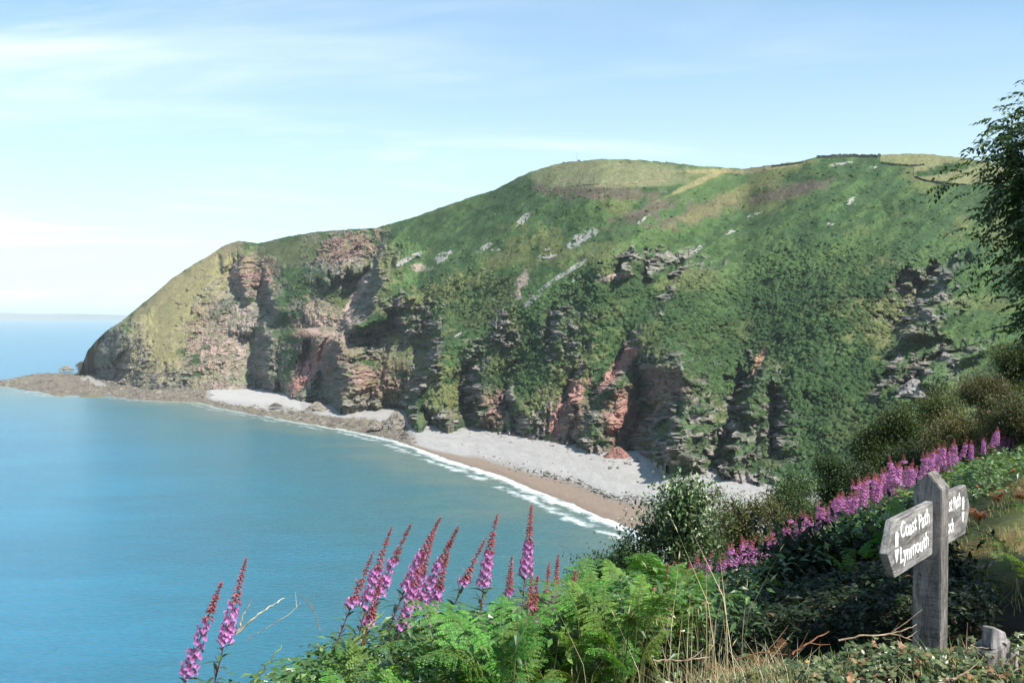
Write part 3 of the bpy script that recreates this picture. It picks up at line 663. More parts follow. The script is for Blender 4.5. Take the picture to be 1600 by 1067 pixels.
def near_ground():
    a = np.concatenate([np.linspace(-math.pi, -.75, 60, endpoint=False), np.linspace(-.75, .75, 420), np.linspace(.77, math.pi, 60)])
    r = np.concatenate([[.05, .5, 1, 1.5], np.geomspace(2, 30, 330), np.geomspace(31, 560, 70)])
    A_, R_ = np.meshgrid(a, r, indexing='ij'); X = np.sin(A_) * R_; Y = np.cos(A_) * R_; Z = ground_z(X, Y) + H
    V = np.stack([X, Y, Z], -1); n = len(r); i, j = np.meshgrid(np.arange(len(a) - 1), np.arange(n - 1), indexing='ij'); b = (i * n + j).ravel()
    Q = np.stack([b, b + 1, b + n + 1, b + n], -1)
    p = np.array(XE, float); s = (np.interp(Y, p[:, 0], p[:, 1]) - X) * .78
    n1 = fbm(X * 2, Y * 2, 4, 71); n2 = fbm(X * .6, Y * .6, 3, 72)
    grass = np.array([.19, .20, .075]); dry = np.array([.30, .235, .12]); soil = np.array([.075, .052, .034]); brown = np.array([.16, .075, .035]); und = np.array([.035, .045, .02])
    C_ = np.empty(X.shape + (3,)); C_[:] = grass
    m = sstep(.45, .6, n1)[..., None]; C_ = C_ * (1 - m) + dry * m
    m = (sstep(.5, .62, n2) * .8)[..., None]; C_ = C_ * (1 - m) + soil * 1.6 * m
    m = (sstep(-1.0, .2, s))[..., None]; C_ = C_ * (1 - m) + und * m
    m = (sstep(-1.2, -.2, s) * (1 - sstep(0, .8, s)) * sstep(.4, .55, n2))[..., None]; C_ = C_ * (1 - m) + brown * m
    m = ((R_ > 25) * 1.0)[..., None]; C_ = C_ * (1 - m) + np.array([.05, .075, .03]) * m
    m = (1 - sstep(4.3, 5.0, Y))[..., None]; C_ = C_ * (1 - m) + soil * m
    m = ((1 - sstep(6.2, 7.2, Y)) * sstep(-.5, 0, X))[..., None]; C_ = C_ * (1 - m) + soil * .45 * m  # ground in the hollow painted darker: shade put into the soil colour
    g = G('near_soil'); nn = g.noise(14, 6, .7); g.bsdf(g.scale(g.attr(), g.math('MULTIPLY_ADD', nn, 1.1, .45)), .95, .1, g.bump(nn, .8, .04))
    link('ground', mesh_np('ground', V.reshape(-1, 3), Q, None, C_.reshape(-1, 3), [g.m], True), kind='structure', label='steep near slope with the coast path')
near_ground()

def proj(x, y, z):
    """photograph position of a local point (z relative to the eye)"""
    d = y * CP - z * SP; v = y * SP + z * CP
    return 800 + F * x / d, 533.5 - F * v / d
def solve_depth(px, py, h, lo, hi):
    ds = np.linspace(lo, hi, 160); a, b = ray(px, py); a = float(a); b = float(b)
    e = np.abs(b * ds - (ground_z(a * ds, ds) + h)) / ds
    d = float(ds[int(np.argmin(e))]); return a * d, d, b * d

# ------------------------------------------------------------------ fern, willowherb, shrubs
def frond_mesh(seed, L=.45, stalk=.8, dead=False):
    r = np.random.default_rng(seed); mb = MB()
    ns, nb = 8, 18; P_ = [np.array([0, 0, 0.0])]; lean = math.radians(r.uniform(78, 86)); bend = r.uniform(60, 105)
    for k in range(ns): P_.append(P_[-1] + stalk / ns * np.array([math.cos(lean), .015 * math.sin(k), math.sin(lean)]))
    for k in range(nb):
        a = lean - math.radians(bend) * ((k + 1) / nb) ** .8; P_.append(P_[-1] + L / nb * np.array([math.cos(a), .01 * math.sin(k * .7 + seed), math.sin(a)]))
    P_ = np.array(P_); n = len(P_)
    stem = np.array([.13, .16, .05]) if not dead else np.array([.16, .08, .04])
    tube(mb, P_, np.linspace(.0035, .0010, n), 4, stem)
    np_ = 17; pos = []; dr = []; ln = []; wd = []; nm = []; sh = []
    for k in range(np_):
        u = k / (np_ - 1); q = ns + u * (nb - .01); i = min(int(q), n - 2); base = P_[i] + (P_[i + 1] - P_[i]) * (q - i)
        tang = P_[i + 1] - P_[i]; tang /= np.linalg.norm(tang); side0 = np.array([0, 1.0, 0]); up = np.cross(tang, side0) * -1
        pl = L * .42 * (1 - u) ** .8 * (.75 + .25 * min(1, u * 6)) * r.uniform(.85, 1.1) + .008
        for sg in (-1, 1):
            d = side0 * sg + tang * (.30 + .5 * u) + up * r.uniform(-.1, .35); d /= np.linalg.norm(d)
            m = max(3, int(pl / .008)); v = (np.arange(m) + .5) / m
            pts = base + d * (v[:, None] * pl) + np.array([0, 0, 1.0]) * (-.35 * pl * v ** 2)[:, None] + tang * (.12 * pl * v ** 2)[:, None]
            up2 = np.cross(d, tang) * sg; up2 = up2 * np.sign(up2[2] + 1e-6)
            for s2 in (-1, 1):
                pos.append(pts); dr.append(np.tile(tang * s2 + d * .5, (m, 1)) + r.normal(0, .1, (m, 3))); ln.append(.0145 * (1 - v) ** .5 * (pl / (L * .42)) ** .5 + .003); wd.append(np.full(m, .0105)); nm.append(np.tile(up2, (m, 1)) + r.normal(0, .2, (m, 3))); sh.append(.75 + .5 * v)
    pos = np.concatenate(pos); sh = np.concatenate(sh)[:, None]
    c = np.array([.105, .225, .036]) if not dead else np.array([.16, .085, .035])
    c = c * np.array([r.uniform(.75, 1.25), r.uniform(.85, 1.1), 1])
    leaves(mb, pos, np.concatenate(dr), np.concatenate(ln), np.concatenate(wd), c * (sh * r.uniform(.7, 1.25, (len(pos), 1))), fold=.05, droop=.06, normal=np.concatenate(nm))
    return mb.mesh('frond', [M_fern])
FR = [frond_mesh(s, L=.20 + .025 * s, stalk=.60 + .1 * (s % 3)) for s in range(7)]
FRD = [frond_mesh(40 + s, L=.3, stalk=.16, dead=True) for s in range(3)]
FR_N = [0]
def bracken(x, y, scale, label, group, kinds=FR, n=5, spin=None, tilt=0):
    t = thing('bracken', label, 'bracken', (x, y, H + gz(x, y) - .03), random.uniform(0, 6.28) if spin is None else spin, group)
    for k in range(n):
        o = link('frond', random.choice(kinds), t); a = k * 2 * math.pi / n + random.uniform(-.4, .4)
        o.rotation_euler = (random.uniform(-.12, .12), random.uniform(-.18, .2), a); sc = scale * random.uniform(.8, 1.12); o.scale = (sc, sc, sc)
    return t
# front mass: nothing may stand above this line of the photograph
TOPL = [(240, 1062), (300, 1042), (360, 1030), (420, 1012), (470, 985), (520, 968), (600, 948), (700, 940), (800, 925), (880, 915), (940, 895), (1000, 872), (1060, 885), (1130, 905), (1200, 905), (1235, 960), (1260, 1010)]
def scatter_bracken():
    cnt = 0; tries = 0
    while cnt < 150 and tries < 9000:
        tries += 1
        y = random.uniform(3.5, 7.6); px = random.uniform(250, 1235); x = (px - 800) / F * y
        if y < 4.5 and px > 800: continue
        sc = random.uniform(.8, 1.2); h = .86 * sc
        u, v = proj(x, y, gz(x, y) + h)
        lim = np.interp(u, *np.array(TOPL).T)
        if v < lim or v > 1110: continue
        if px > 1000 and y < 5 or u > 1215 and v > 930: continue
        bracken(x, y, sc, 'bright green bracken plant in the mass between the sea and the ivy bank', 'bracken in front of the sea', n=random.choice((7, 8, 9))); cnt += 1
    # the mass beside the tall flower band, right
    k = 0; tries = 0
    while k < 140 and tries < 9000:
        tries += 1
        y = random.uniform(6.0, 19); p = np.array(XE, float); s = random.uniform(-.5, 3.2); x = np.interp(y, p[:, 0], p[:, 1]) - s / .78
        sc = random.uniform(.5, .8); u, v = proj(x, y, gz(x, y) + .86 * sc)
        if u < 1090 or u > 1640 or v < np.interp(u, [1090, 1230, 1330, 1450, 1560, 1640], [925, 868, 812, 755, 708, 690]): continue
        if 1225 < u and v > np.interp(u, [1225, 1300, 1400, 1470, 1640], [890, 862, 835, 790, 790]): continue
        if u > 1480 and s < 1.0 and y < 12: continue
        bracken(x, y, sc, 'deep green bracken plant between the signpost and the band of pink flowers', 'bracken behind the signpost', n=4); k += 1
scatter_bracken()
k = 0
while k < 34:
    y = random.uniform(5.0, 6.8); u0 = random.uniform(1030, 1225); x = (u0 - 800) / F * y; sc = random.uniform(.7, 1.0); u, v = proj(x, y, gz(x, y) + .86 * sc)
    k += 1
    if v < np.interp(u, [1020, 1100, 1200, 1240], [880, 885, 880, 920]) or v > 990: continue
    bracken(x, y, sc, 'fresh green bracken plant between the dry grass stalks and the dark hollow', 'bracken left of the dark hollow', n=8)
for (px, py) in ((1150, 985), (1175, 1000), (1200, 975), (1225, 965), (1240, 985), (1185, 960)):
    x, y, z = solve_depth(px, py, .35, 4.3, 6.5); bracken(x, y, .62, 'small rusty brown withered bracken plant left of the dark hollow', 'withered bracken by the hollow', FRD, 5)
for (px, py) in ((1530, 770), (1560, 745), (1545, 735), (1600, 740)):
    x, y, z = solve_depth(px, py, .3, 7, 16); bracken(x, y, .6, 'withered brown bracken plant beside the grassy path behind the sign', 'withered bracken by the path', FRD, 5)
for (px, py, d) in ((1590, 900, 5.0), (1605, 945, 4.7), (1622, 870, 5.6)):
    x = (px - 800) / F * d; bracken(x + .12, d, .85, 'shaded bracken plant at the right edge beside the grey stump', 'bracken at the right edge', n=5)

def willow_parts(seed, hgt, lean=(0, 0), small=False, spent=False):
    """meshes of one willowherb: stem, leaves list, flowers, buds, pods"""
    r = np.random.default_rng(seed); n = 16; t = np.linspace(0, 1, n)
    bx, by = lean; wob = r.uniform(-.02, .02, 2)
    Pc = np.stack([bx * t ** 1.9 + wob[0] * np.sin(t * 5), by * t ** 1.6 + wob[1] * np.sin(t * 4), hgt * t], -1)
    def at(f):
        f = np.clip(np.asarray(f), 0, 1); return np.stack([np.interp(f, t, Pc[:, k]) for k in range(3)], -1)
    st = MB(); tube(st, Pc, np.linspace(.0062, .0016, n), 5, np.array([.20, .055, .045]))
    L0 = .10; F1 = 1 - (r.uniform(.14, .20) if not small else r.uniform(.08, .13)) / hgt; F0 = F1 - (r.uniform(.17, .24) if not small else r.uniform(.24, .32)) / hgt
    if spent: F0 = F1 - .06 / hgt; F1 -= .02
    lv = []
    nl = 44 if not small else 26
    P0 = []; D0 = []; LL = []
    for k in range(nl):
        f = max(.05, F0 - .01 - .62 * (k / nl) ** 1.2); a = k * 2.4 + r.uniform(-.3, .3); d = np.array([math.cos(a), math.sin(a), r.uniform(.1, .75)])
        P0.append(at(f)); D0.append(d); LL.append(r.uniform(.085, .13) * (1 - .35 * max(0, (f - .4) / .4)))
    P0 = np.array(P0); D0 = np.array(D0); LL = np.array(LL)
    lc = np.array([.050, .105, .030]) * r.uniform(.7, 1.35, (nl, 1)); lc[r.random(nl) < .10] = (.30, .10, .05)
    fl = MB(); nf = (52 if not small else 60) if not spent else 12
    f = F0 + (F1 - F0) * np.sort(r.random(nf)); a = np.arange(nf) * 2.4; rad = .031 * (1 - .4 * (f - F0) / (F1 - F0)) * r.uniform(.6, 1.15, nf)
    c0 = at(f) + np.stack([np.cos(a) * rad, np.sin(a) * rad, rad * .15 - .004], -1); ax = np.stack([np.cos(a), np.sin(a), 0 * a + .15], -1)
    for q in range(4):
        th = q * math.pi / 2 + r.uniform(-.3, .3, nf); s1 = np.stack([-np.sin(a), np.cos(a), 0 * a], -1); up = np.tile([0, 0, 1.0], (nf, 1))
        d = s1 * np.cos(th)[:, None] + up * np.sin(th)[:, None] + ax * .35
        leaves(fl, c0, d, r.uniform(.012, .022, nf), .016, np.array([.50, .21, .50]) * r.uniform(.75, 1.25, (nf, 1)) * np.array([1, 1, 1]), fold=.05, droop=-.1, normal=ax)
    # pistils and pedicels
    leaves(fl, at(f), ax, .042, .003, np.tile([.30, .06, .10], (nf, 1)), fold=0, droop=0)
    bd = MB(); nb = 96 if not small else 20
    f = F1 + (1 - F1) * np.sort(r.random(nb)) ** 1.0; a = np.arange(nb) * 2.4; w = (1 - (f - F1) / (1 - F1))
    d = np.stack([np.cos(a), np.sin(a), .25 - w * .75], -1)
    leaves(bd, at(f), d, .010 + .024 * w, .0055 + .0045 * w, np.array([.44, .15, .17]) * r.uniform(.7, 1.3, (nb, 1)), fold=.3, droop=0)
    leaves(bd, at(f), d * [1, 1, .7], .012 + .02 * w, .0055 + .003 * w, np.array([.34, .10, .13]) * r.uniform(.7, 1.3, (nb, 1)), fold=-.3, droop=0)
    pd = MB(); npd = 26 if not small else 14
    f = F0 - .1 + (.13 if not spent else .16) * r.random(npd); a = np.arange(npd) * 2.4 + 1; d = np.stack([np.cos(a), np.sin(a), 0 * a + 1.1], -1)
    leaves(pd, at(f), d, r.uniform(.04, .065, npd), .004, np.array([.36, .10, .10]) * r.uniform(.7, 1.3, (npd, 1)), fold=.2, droop=0)
    return st, (P0, D0, LL, lc), fl, bd, pd
def one_leaf(kind):
    mb = MB(); c = [(.050, .105, .030), (.07, .13, .035), (.038, .08, .028)][kind]
    ts = np.linspace(0, 1, 6); w = np.array([.004, .0105, .013, .0115, .0075, .0005]); x = ts * .11; z = -.018 * ts ** 2 * (1 + kind)
    V = np.concatenate([np.stack([x, w, z + w * .35], -1), np.stack([x, 0 * w, z], -1), np.stack([x, -w, z + w * .35], -1)])
    i = np.arange(5); Q = np.concatenate([np.stack([i + 6, i + 7, i + 1, i], -1), np.stack([i + 12, i + 13, i + 7, i + 6], -1)]); mb.add(V, Q, None, c)
    return mb.mesh('willow_leaf', [M_gloss])
WL = [one_leaf(k) for k in range(3)]
def big_willow(px, py, d, label, lean_px=0, seed=1, spent=False, base_drop=None):
    tip = P(px, py, d); bx = tip.x - 2.6 * lean_px / F * d; by = d - random.uniform(-.1, .1)
    zb = H + gz(bx, by) - .03; hgt = tip.z - zb
    t = thing('willowherb', label, 'wildflower', (bx, by, zb), 0, 'tall willowherb in front of the sea')
    st, (P0, D0, LL, lc), fl, bd, pd = willow_parts(seed, hgt, (tip.x - bx, d - by), spent=spent)
    link('stem', st.mesh('stem', [M_stem]), t)
    for p, dd, l, c in zip(P0, D0, LL, lc):
        o = link('leaf', WL[random.randrange(3)], t); o.location = p; o.rotation_euler = Vector(dd).to_track_quat('X', 'Z').to_euler(); s = l / .11; o.scale = (s, s, s)
    link('flower_spike', fl.mesh('flower_spike', [M_petal]), t); link('bud_spike', bd.mesh('bud_spike', [M_petal]), t); link('seed_pods', pd.mesh('seed_pods', [M_petal]), t)
big_willow(348, 908, 4.0, 'leftmost flowering willowherb leaning right over the blue sea', 62, 1)
big_willow(381, 872, 4.2, 'dark stemmed willowherb just right of the leftmost one, taller', 40, 2)
big_willow(579, 860, 4.5, 'reddish willowherb with few petals at the left of the main flower group', 52, 3, spent=True)
big_willow(618, 823, 4.7, 'willowherb with slim pink bud tip and violet petals, third tall spike from left', 44, 4)
big_willow(646, 818, 4.9, 'slender willowherb arching right behind the third spike', 60, 5)
big_willow(689, 808, 4.8, 'tall willowherb with a long dark red bud tip leaning right', 66, 6)
big_willow(680, 834, 5.0, 'short thin willowherb spike between two taller leaning ones', 36, 7)
big_willow(715, 820, 4.7, 'broad willowherb with dense violet petals and a salmon bud tip', 60, 8)
big_willow(764, 840, 4.8, 'gone over willowherb with reddish seed pods and a bent tip', 56, 9, spent=True)
big_willow(783, 803, 4.9, 'upright willowherb with a neat violet flower cylinder, second tallest', 24, 10)
big_willow(826, 789, 4.9, 'tallest upright willowherb whose bud tip stands out in front of the bay', 8, 11)
big_willow(797, 868, 5.2, 'small faded willowherb between the two tallest spikes', 6, 12, spent=True)
big_willow(836, 880, 5.3, 'small faded willowherb just right of the tallest spike', 5, 13, spent=True)
big_willow(876, 866, 5.6, 'lone small willowherb with bright violet flowers before the dark bush', 6, 14)
big_willow(860, 878, 5.8, 'faded short willowherb left of the lone small one', 6, 15, spent=True)
big_willow(900, 892, 5.6, 'short red budded willowherb right of the lone small one', 10, 16, spent=True)
big_willow(845, 900, 4.6, 'pink willowherb half sunk in bracken below the tallest spike', 8, 17, spent=True)
big_willow(595, 900, 4.4, 'low reddish willowherb sunk in leaves at the left of the main flower group', 30, 18, spent=True)
big_willow(700, 862, 4.5, 'low violet willowherb at the centre of the dense flower group', 30, 19)
big_willow(660, 862, 4.6, 'low willowherb with violet petals left of the dense flower group centre', 34, 20)
big_willow(1046, 880, 5.6, 'nearer thin willowherb spike rising before the left end of the flower band', 4, 21)
SW = []
for k in range(7):
    st, (P0, D0, LL, lc), fl, bd, pd = willow_parts(100 + k, 1.25, (random.uniform(-.12, .2), random.uniform(-.1, .1)), small=True, spent=(k == 6))
    lm = MB(); leaves(lm, P0, D0, LL, .024, lc, fold=.25, droop=.2)
    SW.append((st.mesh('stem', [M_stem]), lm.mesh('leaves', [M_gloss]), fl.mesh('flower_spike', [M_petal]), bd.mesh('bud_spike', [M_petal])))
def small_willow(x, y, s, label, group, k=None):
    t = thing('willowherb', label, 'wildflower', (x, y, H + gz(x, y) - .02), random.uniform(-.8, .8), group)
    me = SW[random.randrange(7) if k is None else k]
    for nme, m in zip(('stem', 'leaves', 'flower_spike', 'bud_spike'), me): o = link(nme, m, t); o.scale = (s * 1.6, s * 1.6, s)
LINE = [(945, 925), (985, 900), (1010, 893), (1035, 885), (1060, 868), (1100, 862), (1140, 845), (1180, 832), (1215, 822), (1250, 800), (1290, 775), (1330, 752), (1370, 732), (1410, 712), (1450, 698), (1500, 684), (1560, 660)]
LX, LY = np.array(LINE).T
for k in range(288):
    px = random.uniform(940, 1110) if k < 60 else random.choice((random.uniform(1075, 1230), random.uniform(1225, 1420), random.uniform(1240, 1570), random.uniform(1240, 1500)))
    py = float(np.interp(px, LX, LY)) + random.uniform(-8, 52 if px < 1230 else 44) * random.random() ** .6 + (random.uniform(0, 40) if px < 1200 and random.random() < .4 else 0)
    s = random.uniform(.8, 1.08)
    x, y, z = solve_depth(px, py, 1.25 * s, 8.0, 21)
    small_willow(x, y, s, 'violet pink willowherb in the long flower band rising behind the signpost', 'band of willowherb behind the signpost')
for px, py in ((930, 945), (955, 935), (975, 945), (990, 950), (945, 960), (1010, 935), (1060, 945), (1075, 905)):
    x, y, z = solve_depth(px, py, 1.0, 5.2, 9); small_willow(x, y, .8, 'faded pink willowherb low among bracken left of the withered ferns', 'faded willowherb among the bracken', 6)

def shrub_mesh(seed, R, Hh, leaf, n_clumps, per, base, spec, hi=None, flat=.8, lean=0):
    """crown of leaf clumps on a branching frame; local origin at the foot"""
    r = np.random.default_rng(seed); tr = MB(); cr = MB()
    lobes = [(r.uniform(-.45, .45) * R, r.uniform(-.45, .45) * R, Hh * r.uniform(.45, .8), R * r.uniform(.28, .5)) for _ in range(11)] + [(lean, 0, Hh * .72, R * .45), (0, 0, Hh * .42, R * .75)]
    pos = []
    while len(pos) < n_clumps:
        lx, ly, lz, lr = lobes[r.integers(len(lobes))]; d = r.normal(0, 1, 3); d /= np.linalg.norm(d); q = r.uniform(.3, 1.05) ** .45
        p = np.array([lx, ly, lz]) + d * lr * q * np.array([1, 1, flat])
        if p[2] > .05 * Hh: pos.append(p)
    pos = np.array(pos)
    allp = []; alld = []; cc = []
    for p in pos:
        m = per; sp_ = leaf * 2.0 * r.uniform(.6, 1.5); q = p + r.normal(0, 1, (m, 3)) * sp_ * [1, 1, .75]
        out_ = p - np.array([0, 0, Hh * .45]); out_ = out_ / (np.linalg.norm(out_) + 1e-6)
        allp.append(q); alld.append(r.normal(0, .8, (m, 3)) + out_ * .7 + [0, 0, .1]); sh = r.uniform(.55, 1.35)
        c = np.asarray(base) * sh * r.uniform(.7, 1.3, (m, 1))
        if hi is not None: w = (r.random(m) < .16)[:, None]; c = c * (1 - w) + np.asarray(hi) * w
        cc.append(c)
    allp = np.concatenate(allp); n = len(allp)
    leaves(cr, allp, np.concatenate(alld), leaf * r.uniform(.7, 1.3, n), leaf * .5, np.concatenate(cc), fold=.15, droop=.15)
    for k in range(5):
        a = r.uniform(0, 6.28); b = np.array([math.cos(a) * .12, math.sin(a) * .12, -.3]); p = pos[r.integers(len(pos))] * .85
        mid = (b + p) / 2 + [0, 0, .25 * Hh]; tube(tr, [b, b * .4 + mid * .6, mid, p], [.05 * R, .04 * R, .026 * R, .008], 6)
        for _ in range(5):
            q = pos[r.integers(len(pos))]; m0 = mid + (p - mid) * r.uniform(0, .6); tube(tr, [m0, (m0 + q) / 2 + [0, 0, .08], q], [.018 * R, .012 * R, .004], 5)
    return tr.mesh('trunk', [M_bark]), cr.mesh('crown', [spec])
def shrub(name, px, pytop, wpx, label, cat, d=None, lo=12, hi_=30, h=3.0, seed=1, base=(.05, .085, .025), leaf=.06, n=170, per=55, spec=None, hi=None, group=None, flat=.85):
    if d is None: x, y, z = solve_depth(px, pytop, h, lo, hi_)
    else: a, b = ray(px, pytop); x, y, z = float(a) * d, d, float(b) * d
    g0 = gz(x, y); hh = z - g0; R = wpx / F * y / 2
    tr, cr = shrub_mesh(seed, R, hh, leaf, n, per, base, spec or M_leaf, hi, flat)
    t = thing(name, label, cat, (x, y, H + g0), 0, group); link('trunk', tr, t); link('crown', cr, t); return t
shrub('sallow_bush', 1068, 702, 84, 'tall glossy sallow bush with pale flashing leaves in front of the beach', 'bush', d=14, seed=2, leaf=.085, base=(.06, .105, .036), hi=(.26, .31, .18), spec=M_gloss, n=120, per=34, flat=1.7)
shrub('sallow_bush', 1020, 742, 50, 'narrow sallow shoot rising left of the tall pale leaved bush', 'bush', d=14.5, seed=3, leaf=.08, base=(.06, .105, .036), hi=(.22, .27, .15), spec=M_gloss, n=60, per=30, flat=1.9)
shrub('dark_bush', 935, 836, 110, 'low dark green bush standing out over the sea below the beach end', 'bush', d=15, seed=4, base=(.042, .075, .022), leaf=.06, n=170)
shrub('dark_bush', 990, 812, 120, 'round dark bush at the foot of the pale leaved sallow', 'bush', d=14, seed=5, base=(.04, .075, .022), leaf=.06, n=190)
shrub('thorn_bush', 1160, 738, 150, 'olive brown thorn bush right of the tall pale leaved sallow', 'bush', d=17, seed=6, base=(.085, .10, .028), leaf=.05, n=260, hi=(.15, .11, .04))
shrub('thorn_bush', 1100, 790, 130, 'olive bush filling the gap under the tall sallow and the thorn bush', 'bush', d=15.5, seed=7, base=(.06, .085, .026), leaf=.05, n=220)
shrub('thorn_bush', 1237, 712, 100, 'mid green bush between the olive thorn bush and the small round tree', 'bush', d=20, seed=8, base=(.05, .09, .028), leaf=.06, n=200, hi=(.12, .17, .06))
shrub('round_tree', 1306, 682, 64, 'small round dark tree standing up against the hillside woods', 'tree', d=22, seed=9, base=(.038, .07, .022), leaf=.06, n=170)
shrub('thorn_bush', 1260, 765, 130, 'leafy green bush behind the pale flower stalks of the flower band', 'bush', d=19, seed=10, base=(.06, .09, .03), leaf=.05, n=220)
shrub('hawthorn', 1392, 602, 140, 'large dark green hawthorn behind the middle of the flower band', 'tree', d=26, seed=11, base=(.052, .078, .022), leaf=.07, n=420, hi=(.11, .13, .035))
shrub('hawthorn', 1470, 590, 120, 'yellowish green hawthorn right of the large dark hawthorn', 'tree', d=29, seed=12, base=(.075, .095, .028), leaf=.07, n=320, hi=(.14, .15, .05))
shrub('hawthorn', 1545, 560, 120, 'brownish green hawthorn below the ash tree', 'tree', d=31, seed=13, base=(.08, .085, .03), leaf=.07, n=330, hi=(.17, .11, .06))
shrub('hawthorn', 1590, 505, 110, 'olive hawthorn crown directly under the ash tree at the right edge', 'tree', d=34, seed=14, base=(.06, .08, .024), leaf=.08, n=380, hi=(.13, .13, .05))
shrub('bramble_bush', 1500, 628, 150, 'tangled pale brown bramble bush just above the top of the flower band', 'bush', d=22, seed=15, base=(.085, .095, .032), leaf=.05, n=330, hi=(.20, .12, .07))
shrub('bramble_bush', 1590, 610, 130, 'bramble bush at the right edge beyond the bracken', 'bush', d=21, seed=16, base=(.07, .09, .03), leaf=.05, n=300, hi=(.18, .11, .06))
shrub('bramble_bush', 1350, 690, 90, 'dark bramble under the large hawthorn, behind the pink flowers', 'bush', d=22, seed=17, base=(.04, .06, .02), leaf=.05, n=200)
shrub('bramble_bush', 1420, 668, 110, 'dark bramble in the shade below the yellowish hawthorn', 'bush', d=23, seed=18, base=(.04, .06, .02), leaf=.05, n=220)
shrub('nettle_patch', 1290, 872, 150, 'leafy nettles coloured dark for the shade of the hollow left of the signpost', 'nettles', d=7.2, seed=19, base=(.018, .034, .012), leaf=.07, n=200, per=30, flat=.6)  # leaf colour darkened to carry the hollow's shade
shrub('nettle_patch', 1400, 862, 140, 'leafy nettles coloured dark for the shade directly behind the signpost', 'nettles', d=7.0, seed=20, base=(.018, .034, .012), leaf=.07, n=200, per=30, flat=.6)  # same leaf colour, darkened to stand for shade behind the post

# ash tree at the right edge, and the shade tree out of frame that throws the dark hollow's shadow
def ash(name, cx, cy, cz, rx, rz, n_clump, label, cat, seed, dark_=1.0, per=7, small=1.0):
    r = np.random.default_rng(seed); tr = MB(); cr = MB(); base = np.array([cx + .3, cy + .2, gz(cx + .3, cy + .2) - .1])
    o0 = np.array([cx, cy, cz]); pos = []
    lob = [(o0 + r.normal(0, .42, 3) * [rx, rx, rz], r.uniform(.35, .6)) for _ in range(14)] + [(o0, .85)]
    while len(pos) < n_clump:
        c, f = lob[r.integers(len(lob))]; d = r.normal(0, 1, 3); d /= np.linalg.norm(d); p = c + d * [rx, rx, rz] * f * r.uniform(.4, 1.0) ** .5
        if np.linalg.norm((p - o0) / [rx, rx, rz]) < 1.0: pos.append(p)
    pos = np.array(pos)
    A0 = []; A1 = []; LL = []; CC_ = []
    for p in pos:
        out_ = (p - o0) / [rx, rx, rz]; out_[2] *= .4
        for _ in range(per):
            d = r.normal(0, .7, 3) + out_ * .9; d[2] = d[2] * .5 - .1; d /= np.linalg.norm(d); b = p + r.normal(0, .07, 3); s = np.cross(d, [0, 0, 1]); s /= np.linalg.norm(s)
            Lr = r.uniform(.16, .26) * small; sh = r.uniform(.7, 1.3)
            for k in range(5):
                q = b + d * Lr * (.25 + .75 * k / 4) - np.array([0, 0, .25 * Lr * (k / 4) ** 2])
                for sg in ((-1, 1) if k < 4 else (0,)):
                    A0.append(q); A1.append(s * sg + d * (.55 if sg else 1) - np.array([0, 0, .35])); LL.append(r.uniform(.06, .09) * small); CC_.append(np.array([.048, .080, .022]) * sh * r.uniform(.8, 1.2) * dark_)
    leaves(cr, np.array(A0) - base, np.array(A1), np.array(LL), np.array(LL) * .42, np.array(CC_), fold=.15, droop=.15)
    top = o0 - base
    tube(tr, [(0, 0, 0), top * .35 + [.1, 0, 0], top * .8, top + [0, 0, rz * .5]], np.array([.17, .13, .09, .03]) * small, 9)
    for k in range(40):
        q = pos[r.integers(len(pos))] - base; s = top * r.uniform(.3, 1.1); tube(tr, [s, (s + q) / 2 + [0, 0, .2], q], [.03, .018, .005], 5)
    t = thing(name, label, cat, tuple(base + [0, 0, H])); link('trunk', tr.mesh('trunk', [M_bark]), t); link('crown', cr.mesh('crown', [M_gloss]), t)
ash('ash_tree', 4.02, 5.75, .70, 1.32, 1.26, 1600, 'ash tree with dark hanging leaves cut by the right edge of the view', 'tree', 5, per=10, small=.62, dark_=1.25)
ash('ash_tree', 4.35, 4.75, 1.0, 1.2, 1.3, 700, 'ash tree standing just out of view right of the signpost', 'tree', 6)

# ------------------------------------------------------------------ the signpost
def woodmat(name, sc, tone=1.0):
    g = G(name); n = g.noise(26, 8, .72, .6, sc=sc); n2 = g.noise(5, 4, .6); n3 = g.noise(140, 3, .7, sc=sc); n4 = g.noise(70, 4, .7)
    c = g.mix(g.ramp(n, .32, .70), (.075 * tone, .070 * tone, .066 * tone), (.33 * tone, .315 * tone, .30 * tone))
    c = g.mix(g.math('MULTIPLY', g.ramp(n2, .45, .7), .5), c, (.13 * tone, .12 * tone, .11 * tone)); c = g.mix(g.ramp(n3, .60, .72), c, (.04, .037, .034)); c = g.mix(g.math('MULTIPLY', g.ramp(n4, .62, .74), .6), c, (.30, .31, .27))
    saw = g.noise(60, 3, .6, .2, sc=(.15, .15, 1.6) if sc[2] < .5 else (1.6, .15, .15)); c = g.mix(g.math('MULTIPLY', g.ramp(saw, .54, .66), .45), c, (.06, .056, .052))
    lic = g.noise(22, 5, .75); c = g.mix(g.math('MULTIPLY', g.ramp(lic, .64, .70), .7), c, (.33, .35, .27))
    c = g.mix(1.0, c, g.attr(), 'MULTIPLY')
    g.bsdf(c, .88, .15, g.bump(g.math('ADD', g.math('ADD', n, g.math('MULTIPLY', saw, -.5)), g.math('MULTIPLY', n3, .6)), 1.0, .005)); return g.m
M_post = woodmat('weathered_post_wood', (1.0, 1.0, .22)); M_board = woodmat('weathered_board_wood', (1.0, .16, 1.0), 1.12)
gp = G('white_paint'); npn = gp.noise(90, 4, .7); gp.bsdf(gp.mix(gp.ramp(npn, .30, .45), (.45, .44, .42), (.85, .85, .83)), .6, .3); M_paint = gp.m
